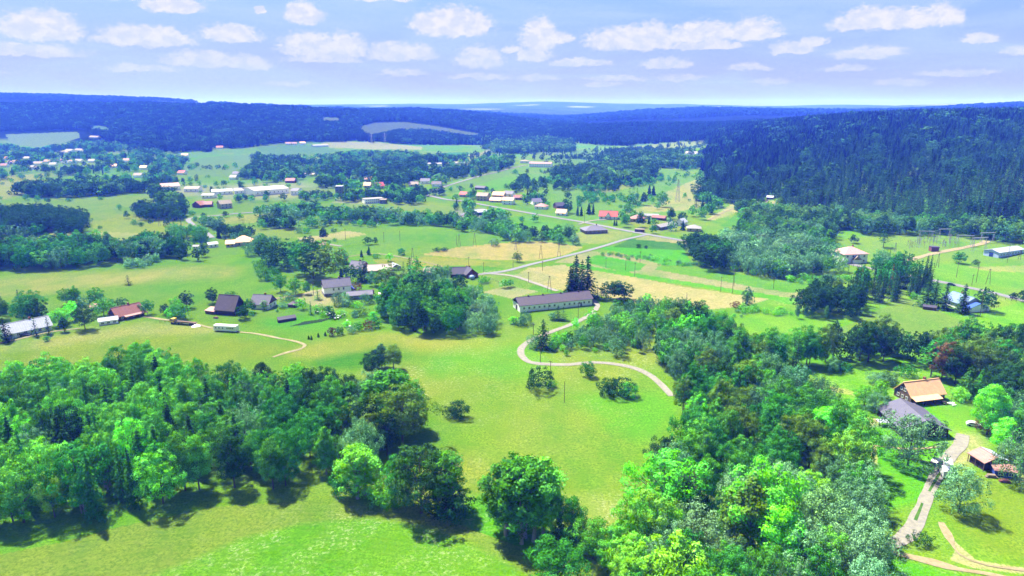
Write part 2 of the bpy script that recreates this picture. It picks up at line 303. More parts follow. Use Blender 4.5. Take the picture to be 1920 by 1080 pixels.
# ------------------------------------------------------------------ ground: one sheet, colours of the fields stored on it
AK = 0.335                                     # sunlit picture colour -> albedo
def alb(c, k=AK):
    a = np.array([v * k for v in lin(c)]); return a * (np.array([1.16, 1.08, .74]) if c[1] > c[0] * 1.04 else np.array([1.08, 1.16, 1.2]))
G_MEADOW, G_BRIGHT, G_YEL, G_STRAW, G_TAN = (138,196,62), (118,208,36), (178,202,88), (226,212,140), (208,198,142)
G_DARK, G_FOREST, G_PALE, G_MOWN, G_DIRT, G_LAWN = (78,146,52), (40,70,34), (165,200,120), (150,192,88), (222,208,160), (124,214,40)
FIELDS = [  # polygon in picture coordinates, colour, strength, softness, raggedness(px)
 ([(-60,445),(90,444),(85,462),(-60,462)],G_STRAW,.9,1),
 ([(-60,328),(60,328),(102,342),(50,362),(-60,392)],(190,206,122),.9,2),
 ([(-60,392),(55,378),(200,366),(290,366),(300,384),(240,402),(165,408),(150,400),(-60,408)],(158,198,88),.8,2),
 ([(165,408),(240,402),(360,420),(375,445),(300,452),(180,446)],(176,202,92),.8,2),
 ([(10,252),(60,250),(146,247),(150,258),(118,268),(66,277),(20,268)],(150,186,120),.95,1),
 ([(155,238),(185,235),(212,241),(205,247),(175,243)],(120,170,120),.8,1),
 ([(338,318),(370,297),(420,292),(485,290),(470,308),(430,332),(345,328)],(140,188,118),.9,1),
 ([(480,276),(560,270),(640,282),(600,292),(500,292)],(120,176,118),.8,1),
 ([(600,268),(640,264),(700,267),(792,275),(790,281),(700,280),(620,277)],(214,206,150),.9,1),
 ([(825,287),(880,285),(878,293),(830,294)],(88,180,130),.9,1),
 ([(870,292),(905,284),(930,275),(935,280),(900,294)],(190,190,140),.9,1),
 ([(670,238),(700,230),(760,229),(820,237),(905,252),(860,254),(800,246),(740,243),(690,252)],(120,140,110),.95,1),
 ([(606,220),(632,221),(642,226),(636,229),(608,226)],(130,150,110),.95,1),
 ([(1180,276),(1230,270),(1322,262),(1324,271),(1225,281),(1150,281)],(176,200,118),.95,1),
 ([(1030,306),(1080,282),(1160,280),(1260,284),(1240,300),(1100,308)],(128,180,112),.8,1),
 ([(1150,288),(1235,284),(1230,300),(1140,300)],(170,165,120),.8,2),
 ([(798,364),(850,345),(945,318),(968,324),(880,352),(832,370)],(140,190,92),.9,1),
 ([(980,400),(1040,340),(1160,322),(1250,318),(1320,330),(1345,380),(1290,400),(1130,412)],(134,194,86),.85,2),
 ([(1245,362),(1305,336),(1318,350),(1300,366),(1345,374),(1300,393),(1150,404),(1215,385),(1260,374)],(206,200,124),.9,1),
 ([(1325,412),(1370,384),(1430,373),(1462,378),(1452,393),(1400,393),(1340,413)],(222,208,140),.95,1),
 ([(1350,424),(1392,394),(1450,393),(1452,404),(1385,426)],(110,190,70),.9,1),
 ([(640,384),(760,380),(900,392),(860,402),(700,404),(600,398)],(160,196,100),.8,2),
 ([(500,370),(640,372),(640,384),(520,392),(440,400),(430,380)],(140,190,80),.7,2),
 ([(556,446),(610,440),(650,432),(690,439),(642,449),(570,452)],(228,212,146),.95,1),
 ([(440,430),(560,426),(560,445),(450,450)],(168,200,92),.7,2),
 ([(850,402),(1000,406),(1090,430),(1080,450),(960,440),(860,430)],(118,206,60),.7,3),
 ([(560,455),(800,430),(1000,440),(940,456),(860,462),(800,476),(700,478),(620,470)],(136,200,80),.7,3),
 ([(790,478),(860,463),(950,455),(1010,452),(1094,463),(1060,478),(1000,489),(930,488),(860,484)],(228,206,130),.98,1),
 ([(700,488),(800,482),(940,492),(930,502),(800,500),(720,500)],(190,200,100),.8,2),
 ([(790,500),(900,498),(960,505),(900,514),(800,510)],(110,196,60),.7,2),
 ([(905,515),(960,508),(1010,530),(990,545),(930,530)],(150,200,90),.8,2),
 ([(1000,535),(1080,548),(1060,552),(985,545)],(110,196,50),.8,1),
 ([(905,548),(950,536),(1010,546),(960,560)],(216,206,150),.9,1),
 ([(990,503),(1060,496),(1160,514),(1290,539),(1440,561),(1402,573),(1312,582),(1262,583),(1180,566),(1100,549),(1060,546),(1000,532),(962,518)],(228,210,146),.98,1),
 ([(962,516),(1000,508),(1050,520),(1010,532)],(208,204,142),.7,2),
 ([(1080,492),(1130,500),(1200,509),(1320,526),(1440,549),(1520,562),(1480,572),(1440,560),(1300,537),(1160,515),(1060,498)],(118,212,44),.95,1),
 ([(1036,493),(1105,471),(1168,477),(1242,495),(1228,505),(1350,527),(1520,551),(1506,562),(1400,546),(1250,522),(1130,503),(1080,494)],(206,196,142),.95,1),
 ([(1098,486),(1118,478),(1212,495),(1200,506),(1172,511),(1100,493)],(104,206,50),.95,1),
 ([(1235,497),(1330,505),(1470,528),(1560,520),(1560,545),(1480,549),(1330,523),(1228,504)],(128,200,70),.9,2),
 ([(1120,464),(1160,462),(1284,470),(1300,500),(1240,496),(1170,476)],(104,212,40),.9,1),
 ([(1150,463),(1182,448),(1286,457),(1284,469),(1200,466)],(86,158,72),.95,1),
 ([(1190,449),(1208,442),(1294,452),(1290,458),(1240,453)],(216,200,148),.9,1),
 ([(1070,440),(1110,430),(1190,436),(1180,446),(1120,458),(1080,455)],(190,196,110),.8,2),
 ([(-60,530),(120,513),(330,499),(450,509),(430,520),(250,530),(100,548),(-60,566)],(204,202,104),.8,4),
 ([(-60,500),(200,500),(330,482),(520,480),(520,500),(330,492),(120,506),(-60,522)],(122,198,52),.6,4),
 ([(300,530),(480,520),(600,530),(560,548),(420,545),(300,552)],(134,204,60),.5,4),
 ([(-60,650),(150,628),(300,603),(420,612),(400,628),(250,632),(100,655),(-60,668)],(206,204,110),.8,4),
 ([(-60,668),(100,655),(250,632),(400,628),(545,648),(520,668),(420,680),(200,690),(-60,712)],(164,196,68),.8,4),
 ([(440,622),(560,600),(760,600),(700,622),(600,640),(500,632)],(140,202,58),.6,4),
 ([(480,600),(600,588),(720,600),(640,620),(520,618)],(104,208,46),.7,4),
 ([(540,650),(640,632),(740,622),(870,640),(960,640),(900,650),(780,655),(710,652),(690,668),(640,662),(600,672),(540,668)],(200,200,84),.8,4),
 ([(580,676),(640,664),(700,650),(770,650),(760,670),(700,690),(600,690)],(84,176,44),.8,4),
 ([(870,650),(960,636),(1010,650),(1050,690),(1000,716),(900,706),(800,712),(790,680)],(112,214,34),.6,6),
 ([(880,720),(1000,700),(1140,770),(1180,860),(1000,860),(860,790)],(150,200,66),.6,8),
 ([(1080,742),(1240,735),(1290,760),(1220,830),(1120,800)],(120,214,36),.7,6),
 ([(1000,740),(1100,770),(1190,900),(1190,960),(1050,900),(900,840)],(166,200,84),.55,10),
 ([(860,880),(960,860),(1050,900),(1180,960),(1150,1000),(1040,980),(900,930)],(186,200,92),.5,8),
 ([(700,880),(840,840),(920,850),(870,920),(760,960)],(180,200,96),.5,8),
 ([(860,930),(940,930),(1000,990),(1010,1050),(940,1040),(860,985)],(104,212,30),.8,5),
 ([(-60,1052),(100,1020),(220,988),(400,950),(640,935),(720,962),(850,980),(960,1020),(1080,1075),(1180,1110),(1180,1160),(-60,1160)],(154,192,86),.9,2),
 ([(200,1110),(330,1062),(450,1010),(560,985),(680,972),(790,985),(880,1018),(960,1060),(1040,1110),(1040,1160),(100,1160)],(130,208,44),.9,3),
 ([(1310,604),(1360,592),(1440,584),(1560,598),(1552,640),(1484,655),(1430,648),(1340,630)],(146,212,66),.9,2),
 ([(1560,620),(1600,604),(1640,584),(1700,560),(1738,572),(1812,606),(1782,622),(1740,640),(1600,640)],(140,184,92),.9,2),
 ([(1780,622),(1850,582),(1920,566),(2000,580),(2000,690),(1900,665),(1830,650)],(136,210,42),.9,1),
 ([(1700,560),(1760,520),(1860,560),(1850,582),(1810,604),(1738,572)],(126,198,60),.8,2),
 ([(1750,500),(1800,492),(1900,500),(2000,520),(2000,560),(1900,540),(1760,520)],(134,202,62),.9,2),
 ([(1840,558),(2000,520),(2000,575),(1920,562)],(150,194,96),.7,2),
 ([(1560,452),(1650,440),(1700,446),(1690,470),(1640,500),(1560,480)],(150,196,92),.9,2),
 ([(1690,462),(1720,440),(1850,448),(1990,468),(1990,500),(1830,490),(1700,492)],(146,192,94),.9,2),
 ([(1812,500),(1920,498),(1990,508),(1990,514),(1860,508)],(200,196,120),.8,2),
 ([(1540,700),(1640,700),(1690,740),(1680,790),(1560,790),(1530,740)],(136,212,50),.9,3),
 ([(1560,762),(1585,760),(1592,772),(1574,786),(1562,776)],(226,212,150),.9,2),
 ([(1622,782),(1640,784),(1652,794),(1638,802),(1624,796)],(226,206,150),.9,2),
 ([(1640,800),(1700,760),(1780,750),(1830,800),(1800,850),(1740,930),(1660,960),(1625,900)],(116,214,36),.9,3),
 ([(1555,724),(1600,734),(1602,742),(1560,736)],(210,206,120),.8,2),
 ([(1628,830),(1645,838),(1646,870),(1636,872)],(222,206,140),.9,1),
 ([(1780,830),(1800,805),(1840,812),(1850,850),(1800,880),(1782,864)],(214,206,140),.85,4),
 ([(1740,740),(1800,770),(1830,790),(1825,815),(1790,815)],(160,206,76),.6,4),
 ([(1760,900),(1860,880),(1990,900),(1990,1060),(1860,1040),(1780,980)],(150,186,48),.8,6),
 ([(1850,880),(1900,886),(1990,910),(1990,924),(1900,900)],(222,206,130),.8,2),
 ([(1655,1040),(1750,1062),(1860,1090),(1860,1160),(1655,1160)],(110,208,28),.9,3),
 ([(1770,980),(1785,1010),(1830,1050),(1920,1064),(1920,1076),(1830,1066),(1780,1050),(1790,1030)],(228,212,160),.9,2),
 ([(578,545),(640,540),(646,560),(630,580),(590,575),(560,560)],(222,208,154),.9,2),
 ([(776,536),(800,538),(800,556),(780,556)],(226,210,160),.9,1),
 ([(640,560),(720,548),(722,590),(660,596),(600,580)],(140,204,64),.7,3),
 ([(300,348),(560,342),(610,352),(560,372),(400,374),(340,366)],(212,202,170),.7,3),
 ([(640,366),(700,372),(690,384),(620,380)],(206,200,160),.6,2),
 ([(848,396),(905,390),(930,402),(880,412)],(190,184,174),.8,2),
 ([(1160,410),(1310,420),(1310,436),(1200,436)],(180,190,110),.6,3),
]
# polar sheet: fine where the camera looks, coarse elsewhere, reaching the horizon all round
FIELDS += [([(90,430),(300,440),(360,448),(300,456),(100,446)],(206,208,120),.8,2), ([(990,276),(1030,270),(1070,272),(1040,292),(1000,300)],(150,190,120),.8,1), ([(700,306),(770,300),(760,318),(700,320)],(140,190,100),.8,1), ([(845,302),(960,296),(960,306),(850,316)],(170,196,116),.8,1),
 ([(560,352),(640,350),(640,362),(560,366)],(150,190,96),.8,1), ([(1110,352),(1180,342),(1190,352),(1120,364)],(180,200,110),.8,2), ([(380,412),(470,402),(560,400),(480,416),(400,422)],(196,206,124),.8,2), ([(150,520),(350,506),(420,512),(300,524),(160,536)],(222,210,120),.7,4),
 ([(1310,360),(1360,352),(1380,362),(1330,384)],(150,190,90),.8,2), ([(1660,500),(1740,500),(1750,512),(1670,514)],(150,200,90),.8,1), ([(1830,566),(1920,552),(2000,560),(2000,570),(1920,562)],(176,204,110),.7,2), ([(640,600),(760,640),(860,648),(980,632),(1000,640),(900,664),(720,660),(620,640)],(196,206,92),.45,6),
 ([(940,760),(1040,740),(1120,800),(1100,860),(1000,850)],(172,204,92),.45,9), ([(720,872),(830,850),(880,880),(800,930)],(196,206,112),.5,8), ([(1050,920),(1150,940),(1170,990),(1100,990)],(200,208,120),.5,6)]
ys = np.arange(1240, 222, -1.7); depr = np.arctan((ys - 540) / FPX) + PITCH
rr_ = H / np.tan(depr); rr_ = rr_[(rr_ > 0) & (rr_ < 5200)]
rs = [0.0, 25, 50, 75]; 
for r_ in rr_:
    while r_ - rs[-1] > 13 and rs[-1] > 500: rs.append(rs[-1] + 12)
    if r_ > rs[-1]: rs.append(r_)
rs = np.array(rs + list(np.geomspace(rs[-1] + 30, 15500, 70)))
azs = np.concatenate([np.linspace(-math.pi, -.80, 40)[:-1], np.linspace(-.80, .80, 1150), np.linspace(.80, math.pi, 40)[1:]])
RR, AA = np.meshgrid(rs, azs, indexing='ij')
GX, GY = RR * np.sin(AA), RR * np.cos(AA); GZ = ground_z(GX, GY)
px_, py_, dep_ = project(np.stack([GX, GY, GZ], -1))
ok = GY > 20
m1 = fbm(GX, GY, 38, 11); m2 = fbm(GX, GY, 9, 21); m3 = fbm(GX, GY, 150, 31, 3)
col = alb(G_MEADOW)[None, None] * np.ones(GX.shape + (3,))
def lerp(c, m, k): k = np.clip(k, 0, 1)[..., None]; return c * (1 - k) + m * k
col = lerp(col, alb(G_YEL), np.clip(m1 * 1.3 + .0, 0, .85)); col = lerp(col, alb(G_BRIGHT), np.clip(-m3 * 1.2, 0, .6))
m4 = fbm(GX, GY * .45, 14, 51, 4)
jit = 60.0 / dep_ * 6
for poly, c, s, rag in FIELDS:
    xs = [p[0] for p in poly]; yy = [p[1] for p in poly]
    sel = ok & (px_ > min(xs) - 30) & (px_ < max(xs) + 30) & (py_ > min(yy) - 20) & (py_ < max(yy) + 20)
    i = np.nonzero(sel)
    if not len(i[0]): continue
    jx, jy = m2[i] * rag * 2.2, m1[i] * rag * 1.0
    offs = [(0, 0)] if rag < 3 else [(rag * 3.2 * math.cos(q_), rag * 1.5 * math.sin(q_)) for q_ in np.linspace(0, 5.6, 8)] + [(0, 0)]
    k = sum(inpoly(px_[i] + jx + ox, py_[i] + jy + oy, poly).astype(float) for ox, oy in offs) / len(offs) * s * np.clip(1 + m2[i] * .35, .6, 1.06)
    col[i] = lerp(col[i], alb(c), k)
col = lerp(col, col * np.array([1.10, 1.04, .95]), np.clip(m4 * 1.6 * (RR < 900), 0, .8)); col = lerp(col, col * np.array([.66, .92, .6]), np.clip(-m4 * 1.5 * (RR < 900), 0, .8))
far = np.clip((RR - 2050) / 250, 0, 1)
# wooded hills: dark floor under the trees and dark ridges, haze painted into the farthest ridges' colour, a few pale clearings
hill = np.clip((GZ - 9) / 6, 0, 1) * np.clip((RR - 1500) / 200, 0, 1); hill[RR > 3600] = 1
clear_ = np.zeros(GX.shape)
for poly, c, s, rag in FIELDS:
    if min(p[1] for p in poly) < 262: clear_ = np.maximum(clear_, (inpoly(px_, py_, poly) & ok & (RR < 3600)).astype(float))
for (a0, r0, wa, wr) in ((AZC(1870), 6800, .05, 260), (AZC(1690), 7600, .03, 260), (AZC(1090), 8200, .018, 200), (AZC(985), 8600, .02, 220), (AZC(1350), 8600, .02, 150), (AZC(700), 8000, .02, 300), (AZC(900), 6400, .03, 200), (AZC(1500), 6700, .03, 200), (AZC(1180), 6500, .02, 160), (AZC(1800), 6200, .04, 200)):
    q = np.exp(-((AA - a0) / wa) ** 2 - ((RR - r0) / wr) ** 2); clear_ = np.maximum(clear_, np.clip(q * 3.0 - .6 + m1 * .3, 0, 1))
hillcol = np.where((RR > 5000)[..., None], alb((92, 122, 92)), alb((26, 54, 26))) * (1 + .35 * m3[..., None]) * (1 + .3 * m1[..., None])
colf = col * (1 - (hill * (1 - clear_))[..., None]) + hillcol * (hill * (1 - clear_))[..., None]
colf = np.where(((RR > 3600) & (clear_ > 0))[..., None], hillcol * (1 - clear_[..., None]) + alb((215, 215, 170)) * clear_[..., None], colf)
flow = np.clip(.15 + m1 * .8, 0, 1) * ok * (RR < 420)
flow = np.where(inpoly(px_, py_, [(200,1110),(330,1062),(450,1010),(560,985),(680,972),(790,985),(880,1018),(960,1060),(1040,1110),(1040,1160),(100,1160)]), .50, flow * .9)
def axis_of(a, b_): q = at(*b_)[:2] - at(*a)[:2]; q /= np.linalg.norm(q); return np.array([-q[1], q[0]])
rowa = np.zeros(RR.shape); rowc = np.zeros(RR.shape)
strips = [f for f in FIELDS if f[1] in (G_STRAW, (228,210,146), (206,196,142), (228,206,130), (222,208,140), (216,200,148), (208,204,142))]
ax_ = axis_of((1060,497), (1440,561))
for f in strips: kk_ = inpoly(px_, py_, f[0]) & ok; rowa[kk_] = .8; rowc[kk_] = (GX * ax_[0] + GY * ax_[1])[kk_] / 3.2
kk_ = (RR < 240) & inpoly(px_, py_, [(-60,1052),(100,1020),(220,988),(400,950),(640,935),(720,962),(850,980),(960,1020),(1080,1075),(1180,1110),(1180,1160),(-60,1160)]); cq = at(520, 1700) if False else np.array([-55., 60.])
rowa[kk_] = .55; rowc[kk_] = (np.hypot(GX - cq[0], (GY - cq[1]) * 1.35))[kk_] / 2.6
kk_ = ok & (rowa == 0) & (RR < 620); ax2 = axis_of((600,640), (900,640)); rowa[kk_] = .16; rowc[kk_] = (GX * ax2[0] + GY * ax2[1])[kk_] / 2.4
nr, na = RR.shape
idx = np.arange(nr * na).reshape(nr, na)
Fq = np.stack([idx[:-1, :-1], idx[1:, :-1], idx[1:, 1:], idx[:-1, 1:]], -1).reshape(-1, 4)[:, ::-1]
gm, b = material('ground_cover')
ca = b.n('ShaderNodeAttribute', attribute_name='tint').outputs['Color']
fl = b.n('ShaderNodeAttribute', attribute_name='flowers').outputs['Fac']
pos = b.n('ShaderNodeNewGeometry').outputs['Position']
g1 = b.noise(pos, 1.6, 5, .7); g2 = b.noise(pos, .16, 4, .6, .8); g3 = b.noise(b.v('MULTIPLY', pos, (.5, 1.6, 1)), .55, 4, .65); g4 = b.noise(pos, .9, 5, .75)
c = b.mix(b.rng(g1, .42, .60, .0, .95), b.v('MULTIPLY', ca, (1.25, 1.18, 1.2)), (.46, .58, .36), 'MULTIPLY')
c = b.mix(b.rng(g2, .42, .62, 0, .65), c, b.mix(.5, ca, (.62, .78, .30), 'MULTIPLY'))
c = b.mix(b.rng(g3, .52, .75, 0, .30), c, b.mix(.6, ca, (.22, .19, .07)))
spk = b.m('MULTIPLY', b.rng(g4, .52, .62, 0, 1, True), b.rng(b.noise(pos, .09, 4, .6), .44, .56, 0, 1, True))
c = b.mix(b.m('MULTIPLY', b.m('MULTIPLY', spk, fl), .8), c, (.36, .38, .24))
ra = b.n('ShaderNodeAttribute', attribute_name='rows').outputs['Fac']; rc = b.n('ShaderNodeAttribute', attribute_name='rowcoord').outputs['Fac']
rw = b.m('SINE', b.m('MULTIPLY', b.m('ADD', rc, b.m('MULTIPLY', g2, .5)), 6.2832))
c = b.mix(b.m('MULTIPLY', b.m('MULTIPLY', b.rng(rw, -.2, 1), ra), b.rng(g2, .3, .7, .2, .8)), c, b.v('MULTIPLY', c, (.70, .78, .62)))
bp = b.n('ShaderNodeBump', ins={'Strength': .55, 'Distance': .5, 'Height': b.m('ADD', g1, b.m('MULTIPLY', g3, .8))})
df = b.n('ShaderNodeBsdfDiffuse', ins={'Color': c, 'Roughness': .8, 'Normal': bp.outputs[0]})
finish(b, df.outputs[0])
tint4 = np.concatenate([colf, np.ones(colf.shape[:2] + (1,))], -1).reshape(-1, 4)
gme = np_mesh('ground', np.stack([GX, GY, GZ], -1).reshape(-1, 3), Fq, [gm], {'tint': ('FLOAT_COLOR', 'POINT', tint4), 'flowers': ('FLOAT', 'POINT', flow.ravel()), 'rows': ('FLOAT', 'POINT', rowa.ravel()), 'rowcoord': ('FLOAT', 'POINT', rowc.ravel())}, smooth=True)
tag(mobj('ground', gme), kind='structure')
# skyline test for the planting: highest elevation angle of the land in front
ELEV = np.maximum.accumulate((GZ - H) / np.maximum(RR, 1), axis=0)
def hidden(x, y, ztop):
    r = np.hypot(x, y); a = np.arctan2(x, y)
    i = np.clip(np.searchsorted(rs, r) - 2, 0, nr - 1); j = np.clip(39 + ((a + .8) / 1.6 * 1149), 0, na - 1).astype(int)
    return (ztop - H) / r < ELEV[i, j]

# ------------------------------------------------------------------ roads and tracks: ribbons laid on the ground
def smooth_line(P, step):
    P = np.array(P, float); n = len(P); out = []
    for i in range(n - 1):
        p0, p1, p2, p3 = P[max(i - 1, 0)], P[i], P[i + 1], P[min(i + 2, n - 1)]
        k = max(2, int(np.linalg.norm(p2 - p1) / step))
        for t in np.linspace(0, 1, k, endpoint=False):
            out.append(.5 * ((2 * p1) + (-p0 + p2) * t + (2 * p0 - 5 * p1 + 4 * p2 - p3) * t * t + (-p0 + 3 * p1 - 3 * p2 + p3) * t ** 3))
    return np.array(out + [P[-1]])
def ribbon(name, pix, width, mat, lift, ragged=0.0, off=0.0):
    P = smooth_line([at(*p)[:2] for p in pix], 2.0 if pix[0][1] > 480 else 5.0)
    d = np.gradient(P, axis=0); d /= np.linalg.norm(d, axis=1)[:, None] + 1e-9; nn = np.stack([-d[:, 1], d[:, 0]], 1)
    ks = np.linspace(-.5, .5, 7); V = []
    wv = width * (1 + ragged * vnoise(P[:, 0], P[:, 1], 6, 77)); 
    for k in ks:
        q = P + nn * (k * wv + off + (ragged * width * .25 * vnoise(P[:, 0], P[:, 1], 4, 60 + int(k * 9)) if abs(k) == .5 else 0))[:, None] if ragged else P + nn * (k * width + off)
        dist = np.hypot(q[:, 0], q[:, 1])
        V.append(np.stack([q[:, 0], q[:, 1], ground_z(q[:, 0], q[:, 1]) + lift + dist * .00035], 1))
    V = np.stack(V, 1); m, k = V.shape[:2]; ix = np.arange(m * k).reshape(m, k)
    F = np.stack([ix[:-1, :-1], ix[:-1, 1:], ix[1:, 1:], ix[1:, :-1]], -1).reshape(-1, 4)
    o = mobj(name, np_mesh(name, V.reshape(-1, 3), F, [mat], smooth=True)); tag(o, kind='structure'); return o
def roadmat(name, a, bcol, sc=.8):
    m, b = material(name); pos = b.n('ShaderNodeNewGeometry').outputs['Position']; a = tuple(.40 * v for v in a); bcol = tuple(.40 * v for v in bcol)
    c = b.mix(b.rng(b.noise(pos, sc, 5, .65), .35, .65), a, bcol); c = b.mix(b.rng(b.noise(pos, 4, 3, .6), .5, .8, 0, .4), c, tuple(v * .6 for v in a))
    finish(b, b.n('ShaderNodeBsdfDiffuse', ins={'Color': c}).outputs[0]); return m
ASPH = roadmat('pale_asphalt', (.30, .30, .32), (.40, .40, .41)); GRAV = roadmat('gravel', (.35, .33, .28), (.50, .47, .39)); DIRT = roadmat('dirt', (.40, .33, .18), (.54, .46, .28))
WORN = roadmat('worn_track', (.34, .32, .15), (.52, .46, .26)); VERGE = roadmat('verge_grass', (.07, .20, .02), (.13, .26, .05), .5)
ribbon('road', [(800,366),(835,374),(870,378),(960,394),(1040,408),(1100,418),(1160,430),(1215,440),(1290,453),(1420,476),(1565,490),(1615,500),(1700,517),(1770,530),(1860,549),(1930,567),(2050,598)], 5.2, ASPH, .05)
ribbon('road', [(1214,440),(1170,450),(1128,463),(1060,481),(1000,495),(955,507),(925,512),(905,514),(860,520)], 3.8, ASPH, .07)
ribbon('road', [(800,362),(850,345),(905,329),(950,318),(985,310)], 4.6, ASPH, .05)
ribbon('road', [(398,446),(388,438),(374,430),(360,420),(353,412),(366,408),(400,405),(440,401),(490,398)], 4.4, ASPH, .05)
ribbon('path', [(905,512),(962,518),(1000,530),(1045,546)], 3.2, GRAV, .05, .1)
ribbon('path', [(1110,562),(1120,572),(1116,582),(1105,592),(1072,608),(1040,620),(1005,634),(985,645),(976,658),(982,672),(1002,681),(1060,684),(1120,680),(1180,688),(1215,702),(1240,722),(1260,743)], 2.8, GRAV, .05, .12)
ribbon('path', [(1806,815),(1800,835),(1785,850),(1770,868),(1752,900),(1738,930),(1728,955),(1716,980),(1700,1004),(1672,1022),(1640,1035)], 3.3, GRAV, .05, .26)
ribbon('grass_strip', [(1764,884),(1751,906),(1742,922)], .7, VERGE, .09, .5)
ribbon('grass_strip', [(1729,944),(1723,960),(1716,976)], .6, VERGE, .09, .5)
ribbon('path', [(1650,1028),(1700,1042),(1750,1055),(1800,1068),(1860,1078),(1940,1100)], 2.1, DIRT, .06, .5)
ribbon('path', [(1766,980),(1780,1010),(1800,1040),(1850,1060),(1930,1070)], 1.5, DIRT, .07, .8)
ribbon('path', [(1632,848),(1636,836),(1700,842),(1770,838)], .9, DIRT, .05, .3)
ribbon('path', [(270,594),(310,600),(350,604),(400,616),(440,622),(480,626),(520,634),(552,640),(572,648),(560,656),(535,662),(512,670)], 1.7, WORN, .05, .25)
ribbon('path', [(-40,650),(20,640),(60,630),(100,622),(150,616)], 1.6, WORN, .05, .3)
ribbon('path', [(500,562),(545,556),(600,545),(640,540)], 2.4, WORN, .05, .2)
ribbon('path', [(560,450),(590,454),(640,462)], 3.0, GRAV, .05, .2)
ribbon('path', [(1690,492),(1740,478),(1790,468),(1838,458),(1850,452)], 5.0, DIRT, .05, .2)
ribbon('path', [(1330,412),(1362,396),(1400,384),(1440,376)], 2.2, WORN, .05, .2)
ribbon('path', [(1085,421),(1110,414),(1140,412)], 3.0, GRAV, .07, .2)
ribbon('path', [(640,484),(700,476),(770,486),(830,500)], 1.8, WORN, .05, .2)

# ------------------------------------------------------------------ tree shapes (unit height, base at 0); leaves are separate small faces
def leaf_quads(P, N, S, g, asp=.75):
    r = g.normal(size=P.shape); t = np.cross(N, r); t /= np.linalg.norm(t, axis=1)[:, None] + 1e-9
    q = np.cross(N, t); S = S[:, None]
    V = np.stack([P - t * S, P - q * S * asp, P + t * S, P + q * S * asp], 1)
    return V
def unit(v): return v / (np.linalg.norm(v, axis=-1, keepdims=True) + 1e-9)
def broadleaf(seed, wid=.33, c0=.16, nclump=46, nleaf=4200, leaf=.0145, cr=(.075, .125), droop=0.0, cone=0.0, loose=.0, stems=1):
    """crown of leaf clumps round an uneven envelope; returns crown faces and a trunk solid"""
    g = np.random.default_rng(seed)
    n = nclump; i = np.arange(n) + .5
    ph = np.arccos(1 - 1.82 * i / n); th = np.pi * (1 + 5 ** .5) * i + g.uniform(0, 6)
    d = np.stack([np.cos(th) * np.sin(ph), np.sin(th) * np.sin(ph), np.cos(ph)], 1); d = unit(d + g.normal(size=d.shape) * .13)
    lob = 1 + .20 * np.sin(2 * th + g.uniform(0, 6)) * np.sin(ph) + g.normal(size=n) * .13
    hz = (1 - c0) / 2
    rad = g.uniform(.60, .98, n)
    C = np.stack([d[:, 0] * wid * lob * rad, d[:, 1] * wid * lob * rad, c0 + hz + d[:, 2] * hz * rad * (1 + g.normal(size=n) * .04)], 1)
    if cone: k = 1 - cone * np.clip((C[:, 2] - c0) / (1 - c0), 0, 1); C[:, :2] *= k[:, None]
    cen = np.array([0, 0, c0 + hz * .85])
    cr_ = g.uniform(*cr, n) * (1 - .3 * np.clip((C[:, 2] - .7) / .3, 0, 1))
    w = cr_ ** 2; cnt = np.maximum(8, (nleaf * w / w.sum()).astype(int))
    PP, NN = [], []
    for k in range(n):
        m = cnt[k]; out = unit(C[k] - cen) + np.array([0, 0, .25])
        dd = unit(g.normal(size=(m, 3)) + out * .85)
        rr = cr_[k] * g.uniform(.62 - loose, 1.08 + loose, m) * (1 + .25 * np.sin(dd[:, 0] * 9 + k) * np.sin(dd[:, 2] * 8))
        p = C[k] + dd * rr[:, None] * np.array([1.12, 1.12, .85])
        if droop: p[:, 2] -= droop * g.uniform(0, 1, m) ** 2 * cr_[k] * 2.6
        PP.append(p); NN.append(unit(dd + g.normal(size=(m, 3)) * .30))
    m = nleaf // 7                                                    # leaves inside, so one does not see through everywhere
    p = g.normal(size=(m, 3)); p = unit(p) * g.uniform(0, .72, m)[:, None] ** .5 * np.array([wid, wid, hz]) * .75 + np.array([0, 0, c0 + hz])
    PP.append(p); NN.append(unit(g.normal(size=(m, 3))))
    P, N = np.concatenate(PP), np.concatenate(NN); P[:, 2] = np.clip(P[:, 2], .015, None)
    V = leaf_quads(P, N, leaf * g.uniform(.7, 1.45, len(P)) * (2.0 if nleaf < 400 else 1), g)
    clumpv = np.concatenate([np.full(len(a), v) for a, v in zip(PP, list(g.uniform(.2, .8, n)) + [.3])])
    var = np.clip(clumpv + g.normal(size=len(P)) * .16, 0, 1)
    mb = MB()
    for s in range(stems):
        ox, oy = (g.uniform(-.07, .07, 2) if stems > 1 else (0, 0))
        mb.tube((ox, oy, -.03), (ox * 1.2, oy, c0 + .1), .021, .014); mb.tube((ox * 1.2, oy, c0 + .1), (ox * 1.6, oy, .8), .014, .004)
    for k in range(0, n, 4):
        z0 = c0 + .02 + .4 * max(0, C[k][2] - c0 - .1); mb.tube((0, 0, z0), C[k], .008, .003, 4)
    return V, var, mb
